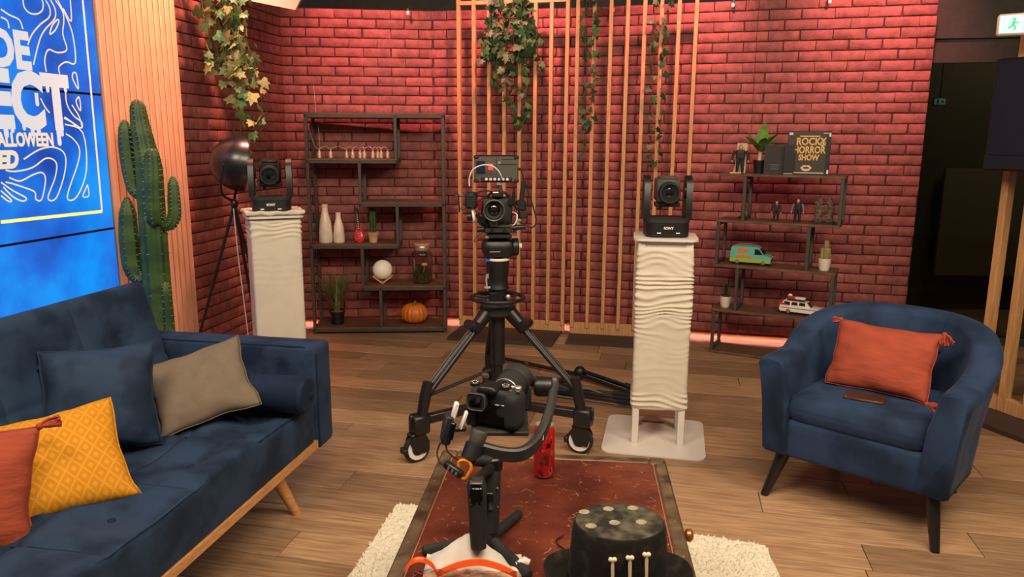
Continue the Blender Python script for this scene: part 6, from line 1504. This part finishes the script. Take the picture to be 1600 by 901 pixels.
# ------------------------------------------------------------------ folded stands on the floor
t = thing('light_stand', 'folded black light stand lying on the floor behind the tripod', 'stand', (0.35, 4.68, 0), 0)
q = lambda x, y, z: (x - 0.35, y - 4.68, z)
MB().tube([q(-0.14, 5.06, 0.03), q(0.41, 4.64, 0.035)], [0.011, 0.014], 10).build('tube', 'black_plastic', t)
MB().tube([q(0.10, 4.876, 0.033), q(0.12, 4.861, 0.033)], 0.016, 12).build('collar', 'gunmetal', t)
MB().ell(q(0.435, 4.615, 0.05), (0.04, 0.035, 0.045), 14, 10).build('spider_hub', 'black_plastic', t)
for k, (dy, dz) in enumerate(((-0.03, 0.02), (0.03, 0.02), (0.0, 0.06))):
    l = MB().tube([q(0.43, 4.62 + dy * .6, 0.03 + dz * .6), q(0.71, 4.36 + dy, 0.012 + dz * .6)], [0.014, 0.012], 10).build('leg', 'black_plastic', t)
    MB().tube([q(0.47, 4.575 + dy * .7, 0.045 + dz * .6), q(0.69, 4.37 + dy, 0.026 + dz * .6)], 0.0025, 6).build('leg_strip', 'steel', l)
    MB().tube([q(0.69, 4.378 + dy, 0.014 + dz * .6), q(0.72, 4.35 + dy, 0.012 + dz * .6)], 0.016, 10).build('foot', 'rubber', l)
t = thing('tripod', 'folded chrome tripod lying on the floor beside the white column', 'tripod', (0.42, 4.3, 0), 0)
q = lambda x, y, z: (x - 0.42, y - 4.3, z)
for k in range(6):
    y0, y1, z = 4.40 - k * 0.022, 4.255 - k * 0.034, 0.014 + (k % 2) * 0.03
    l = MB().tube([q(0.20, y0, z), q(0.62, y1 + .02, z)], 0.0085, 8).build('leg', ('steel', 'dark_metal')[k % 2], t)
    MB().tube([q(0.60, y1 + .027, z), q(0.69, y1 - .012, z)], 0.0125, 8).build('leg_foot', ('grey_plastic', 'rubber')[k % 2], l)
    MB().tube([q(0.34, y0 - 0.05, z), q(0.38, y0 - 0.065, z)], 0.013, 8).build('leg_clamp', 'black_plastic', l)
for k in range(3): MB().tube(smooth_path([q(0.25 + k * .06, 4.37 - k * .05, 0.05), q(0.36 + k * .04, 4.34 - k * .04, 0.065), q(0.50 + k * .02, 4.27 - k * .03, 0.05)], 5), 0.004, 6).build('brace', 'steel', t)
MB().bbox((-0.21, 0.06, 0.05), (0.20, 0.10, 0.055), 0.015, T(rz=-12)).build('head', 'black_plastic', t)
MB().tube([q(-0.03, 4.52, 0.05), q(0.13, 4.44, 0.055)], [0.012, 0.016], 10).build('pan_handle', 'rubber', t)
MB().bbox((-0.12, -0.02, 0.04), (0.10, 0.12, 0.05), 0.012, T(rz=-20)).build('crown', 'black_matte', t)

# ------------------------------------------------------------------ tall artificial cactus behind the sofa
ct = thing('cactus', 'tall artificial ribbed cactus with upturned arms behind the sofa', 'cactus', (-1.862, 3.90, 0), 0)
MB().lathe([(0.13, 0), (0.15, 0.20), (0.16, 0.21), (0.16, 0.24), (0.14, 0.24)], 28).build('pot', 'black_plastic', ct)
def ctube(path, rad, ribs, name):
    P = smooth_path(path, 8); K = len(P); mb = MB(); vs = []; fs = []; n = ribs * 6; sp = MB()
    rr = []
    for i in range(K):
        s = i / (K - 1) * (len(rad) - 1); a = int(min(s, len(rad) - 2)); rr.append(rad[a] + (rad[a + 1] - rad[a]) * (s - a))
    nr = None
    for i in range(K):
        t_ = (P[min(i + 1, K - 1)] - P[max(i - 1, 0)]).normalized()
        if nr is None: nr = Vector((0, -1, 0)) if abs(t_.y) < .9 else Vector((1, 0, 0))
        nr = (nr - t_ * nr.dot(t_)).normalized(); b = t_.cross(nr)
        for j in range(n):
            a = 2 * PI * j / n; r = rr[i] * (0.90 + 0.10 * math.cos(ribs * a) + (0.03 if math.cos(ribs * a) > .9 else 0)); vs.append(P[i] + nr * (r * math.cos(a)) + b * (r * math.sin(a)))
        if i % 2 == 0 and 0 < i < K - 1:
            for k in range(ribs):
                a = 2 * PI * k / ribs; d = nr * math.cos(a) + b * math.sin(a); p = P[i] + d * rr[i] * 1.02
                for w in (-1, 0, 1): sp.add([p + t_ * .002, p - t_ * .002, p + d * 0.010 + (d.cross(t_)) * (w * 0.008)], [(0, 1, 2)])
    for i in range(K - 1):
        for j in range(n): fs.append((i * n + j, i * n + (j + 1) % n, (i + 1) * n + (j + 1) % n, (i + 1) * n + j))
    c = len(vs); tip = P[-1] + (P[-1] - P[-2]).normalized() * rr[-1] * .35; vs.append(tip)
    for j in range(n): fs.append(((K - 1) * n + j, (K - 1) * n + (j + 1) % n, c))
    mb.add(vs, fs); o = mb.build(name, 'cactus_skin', ct, ang=80); sp.build('spines', 'cactus_spine', o, kind='stuff')
q = lambda x, z, y=0.0: (x + 1.905, y, z)
ctube([q(-1.905, 0.2), q(-1.91, 0.7), q(-1.905, 1.1), q(-1.90, 1.35), q(-1.912, 1.46), q(-1.925, 1.56), q(-1.930, 1.655), q(-1.930, 1.69)], [0.068, 0.068, 0.066, 0.064, 0.052, 0.046, 0.036, 0.010], 7, 'trunk')
ctube([q(-1.93, 1.20), q(-1.985, 1.24), q(-2.002, 1.34), q(-2.008, 1.46), q(-2.005, 1.55), q(-2.002, 1.59)], [0.026, 0.030, 0.034, 0.034, 0.028, 0.008], 6, 'arm')
ctube([q(-1.93, 0.78), q(-2.0, 0.78), q(-2.03, 0.84), q(-2.035, 0.98), q(-2.03, 1.12), q(-2.027, 1.20)], [0.028, 0.036, 0.046, 0.047, 0.040, 0.010], 6, 'arm')
ctube([q(-1.88, 1.09, -0.03), q(-1.862, 1.10, -0.06), q(-1.858, 1.18, -0.07), q(-1.85, 1.32, -0.07), q(-1.845, 1.42, -0.07), q(-1.845, 1.45, -0.07)], [0.034, 0.038, 0.040, 0.040, 0.034, 0.008], 6, 'arm')
ctube([q(-1.88, 1.06), q(-1.82, 1.06), q(-1.79, 1.11), q(-1.785, 1.19), q(-1.783, 1.27), q(-1.783, 1.31)], [0.026, 0.030, 0.032, 0.031, 0.025, 0.006], 6, 'arm')
ctube([q(-1.90, 0.34, -0.02), q(-1.862, 0.40, -0.03), q(-1.853, 0.55, -0.03), q(-1.853, 0.70, -0.03), q(-1.856, 0.765, -0.03)], [0.024, 0.028, 0.029, 0.027, 0.008], 6, 'arm')

# ------------------------------------------------------------------ dome floor lamp
dl = thing('dome_lamp', 'black dome reflector lamp on a tripod in the left corner', 'lamp', (-1.66, 4.45, 0), 0)
q = lambda x, z, y=4.45: (x + 1.66, y - 4.45, z)
ax = Vector((0.88, 0.46, -0.14)).normalized(); DM = Matrix.Translation(q(-1.765, 1.378)) @ ax.to_track_quat('Z', 'Y').to_matrix().to_4x4()
pr_ = [(0.0, 0.0)] + [(0.165 * math.sin(a * PI / 24), 0.195 * (1 - math.cos(a * PI / 24))) for a in range(1, 13)]
dm = MB().lathe(pr_, 36, DM, caps=False).build('reflector', 'dome_shell', dl)
MB().lathe([(r * .975, z + .004) for r, z in pr_], 36, DM, caps=False).build('reflector_lining', 'dome_inner', dm)
MB().tube([tuple(DM @ Vector((0.166 * math.cos(a * PI / 18), 0.166 * math.sin(a * PI / 18), 0.196))) for a in range(36)], 0.004, 6, closed=True).build('rim', 'dome_shell', dm)
MB().lathe([(0.0, 0.03), (0.022, 0.05), (0.03, 0.09), (0.02, 0.12), (0, 0.125)], 18, DM).build('bulb', 'bulb', dl)
MB().bbox((0, 0, 0), (0.018, 0.006, 0.10), .002, Matrix.Translation(q(-1.585, 1.36, 4.40))).build('strap', 'gunmetal', dl)
for s in (-1, 1):
    MB().tube(smooth_path([q(-1.635, 1.14), q(-1.66 + s * .01, 1.18, 4.45 + s * .07), q(-1.65, 1.25, 4.45 + s * .15), q(-1.62, 1.36, 4.45 + s * .168)], 5), 0.008, 8).build('yoke', 'black_plastic', dl)
MB().ell(q(-1.635, 1.125), (0.022, 0.022, 0.03), 14, 8).build('hub', 'black_plastic', dl)
for (x, y) in ((-1.985, 4.38), (-1.47, 4.60), (-1.66, 4.86)):
    MB().tube([q(-1.635, 1.12), q(x, 0.0, y)], [0.010, 0.008], 8).build('leg', 'black_plastic', dl)
o = MB().tube(smooth_path([(-1.63, 4.42, 1.10), (-1.615, 4.40, 0.85), (-1.60, 4.40, 0.6), (-1.585, 4.40, 0.35), (-1.57, 4.42, 0.004)], 5), 0.0028, 6).build('lamp_cable', 'cable_white')
tag(o, 'thin white cable hanging from the dome lamp tripod', 'cable')
# ------------------------------------------------------------------ right side: slat frame, television, exit sign
FA = -70.0; FP = (2.69, 4.175)
fr = thing('slat_screen', 'timber slat frame with dark base at the right edge behind the armchair', 'screen', (FP[0], FP[1], 0), FA, 'timber slat screens')
sm = MB().bbox((0, 0, 1.29), (0.042, 0.055, 2.52), 0.003).mesh('slat', 'oak_light')
for i in range(8): link_mesh('slat', sm, fr, T((0.03 + i * 0.140, 0, 0)))
MB().bbox((0.56, 0.0, 0.068), (1.20, 0.05, 0.08), 0.003).build('bottom_rail', 'oak_light', fr)
MB().bbox((0.56, 0.0, 2.56), (1.20, 0.06, 0.05), 0.003).build('top_rail', 'oak_light', fr)
MB().bbox((0.58, -0.06, 0.014), (1.30, 0.42, 0.028), 0.003).build('base_board', 'base_board', fr)
tv = thing('television', 'switched-off black television hung on the right slat frame', 'television', (2.505, 4.08, 1.355), FA)
MB().bbox((0.52, 0.03, 0.285), (1.04, 0.05, 0.57), 0.006).build('housing', 'black_plastic', tv)
MB().box((0.52, 0.004, 0.32), (1.015, 0.003, 0.47)).build('screen', 'screen_off', tv)
MB().bbox((0.52, 0.002, 0.045), (1.03, 0.012, 0.07), 0.003).build('speaker_bar', 'screen_off', tv)
MB().bbox((0.52, 0.12, 0.285), (0.30, 0.17, 0.22), 0.004).build('wall_bracket', 'black_plastic', tv)
es = thing('exit_sign', 'framed green and white emergency exit sign at the upper right', 'exit sign', (2.452, 4.0, 2.03), -30)
MB().bbox((0.075, 0, 0.05), (0.17, 0.05, 0.105), 0.010).build('housing', 'sign_white', es)
MB().box((0.075, -0.0265, 0.05), (0.145, 0.003, 0.082)).build('panel', 'sign_glow', es)
rm_ = MB(); rm_.ell((0.062, -0.029, 0.074), (0.007, 0.001, 0.007), 10, 6)
rm_.tube([(0.063, -0.029, 0.064), (0.058, -0.029, 0.046)], 0.006, 6); rm_.tube([(0.058, -0.029, 0.046), (0.070, -0.029, 0.036), (0.066, -0.029, 0.022)], 0.004, 6); rm_.tube([(0.058, -0.029, 0.046), (0.048, -0.029, 0.036), (0.038, -0.029, 0.034)], 0.004, 6)
rm_.tube([(0.062, -0.029, 0.062), (0.076, -0.029, 0.054), (0.082, -0.029, 0.060)], 0.003, 6)
rm_.build('running_figure', 'sign_green', es)
MB().box((0.115, -0.029, 0.05), (0.020, 0.001, 0.06)).build('door_print', 'sign_green', es)
MB().bbox((0.11, 0.09, 0.05), (0.05, 0.14, 0.04), .004).build('bracket', 'sign_white', es)
# pale reflector board hanging from the grid, upper left
hp = thing('reflector_board', 'pale board hanging at the upper left above the brick corner', 'board', (-1.50, 4.9, 2.28), 0)
pts = [(-1.343, 2.279), (-1.309, 2.340), (-1.05, 2.82), (-1.62, 2.95), (-1.80, 2.365)]
MB().prism([(x + 1.5, z - 2.28) for x, z in pts], -0.012, 0.012, PX).build('panel', 'ceiling_board', hp)
MB().tube([(-0.1, 0, 0.45), (-0.1, 0, 1.32)], 0.003, 6).build('wire', 'steel', hp); MB().tube([(0.2, 0, 0.45), (0.2, 0, 1.32)], 0.003, 6).build('wire', 'steel', hp)
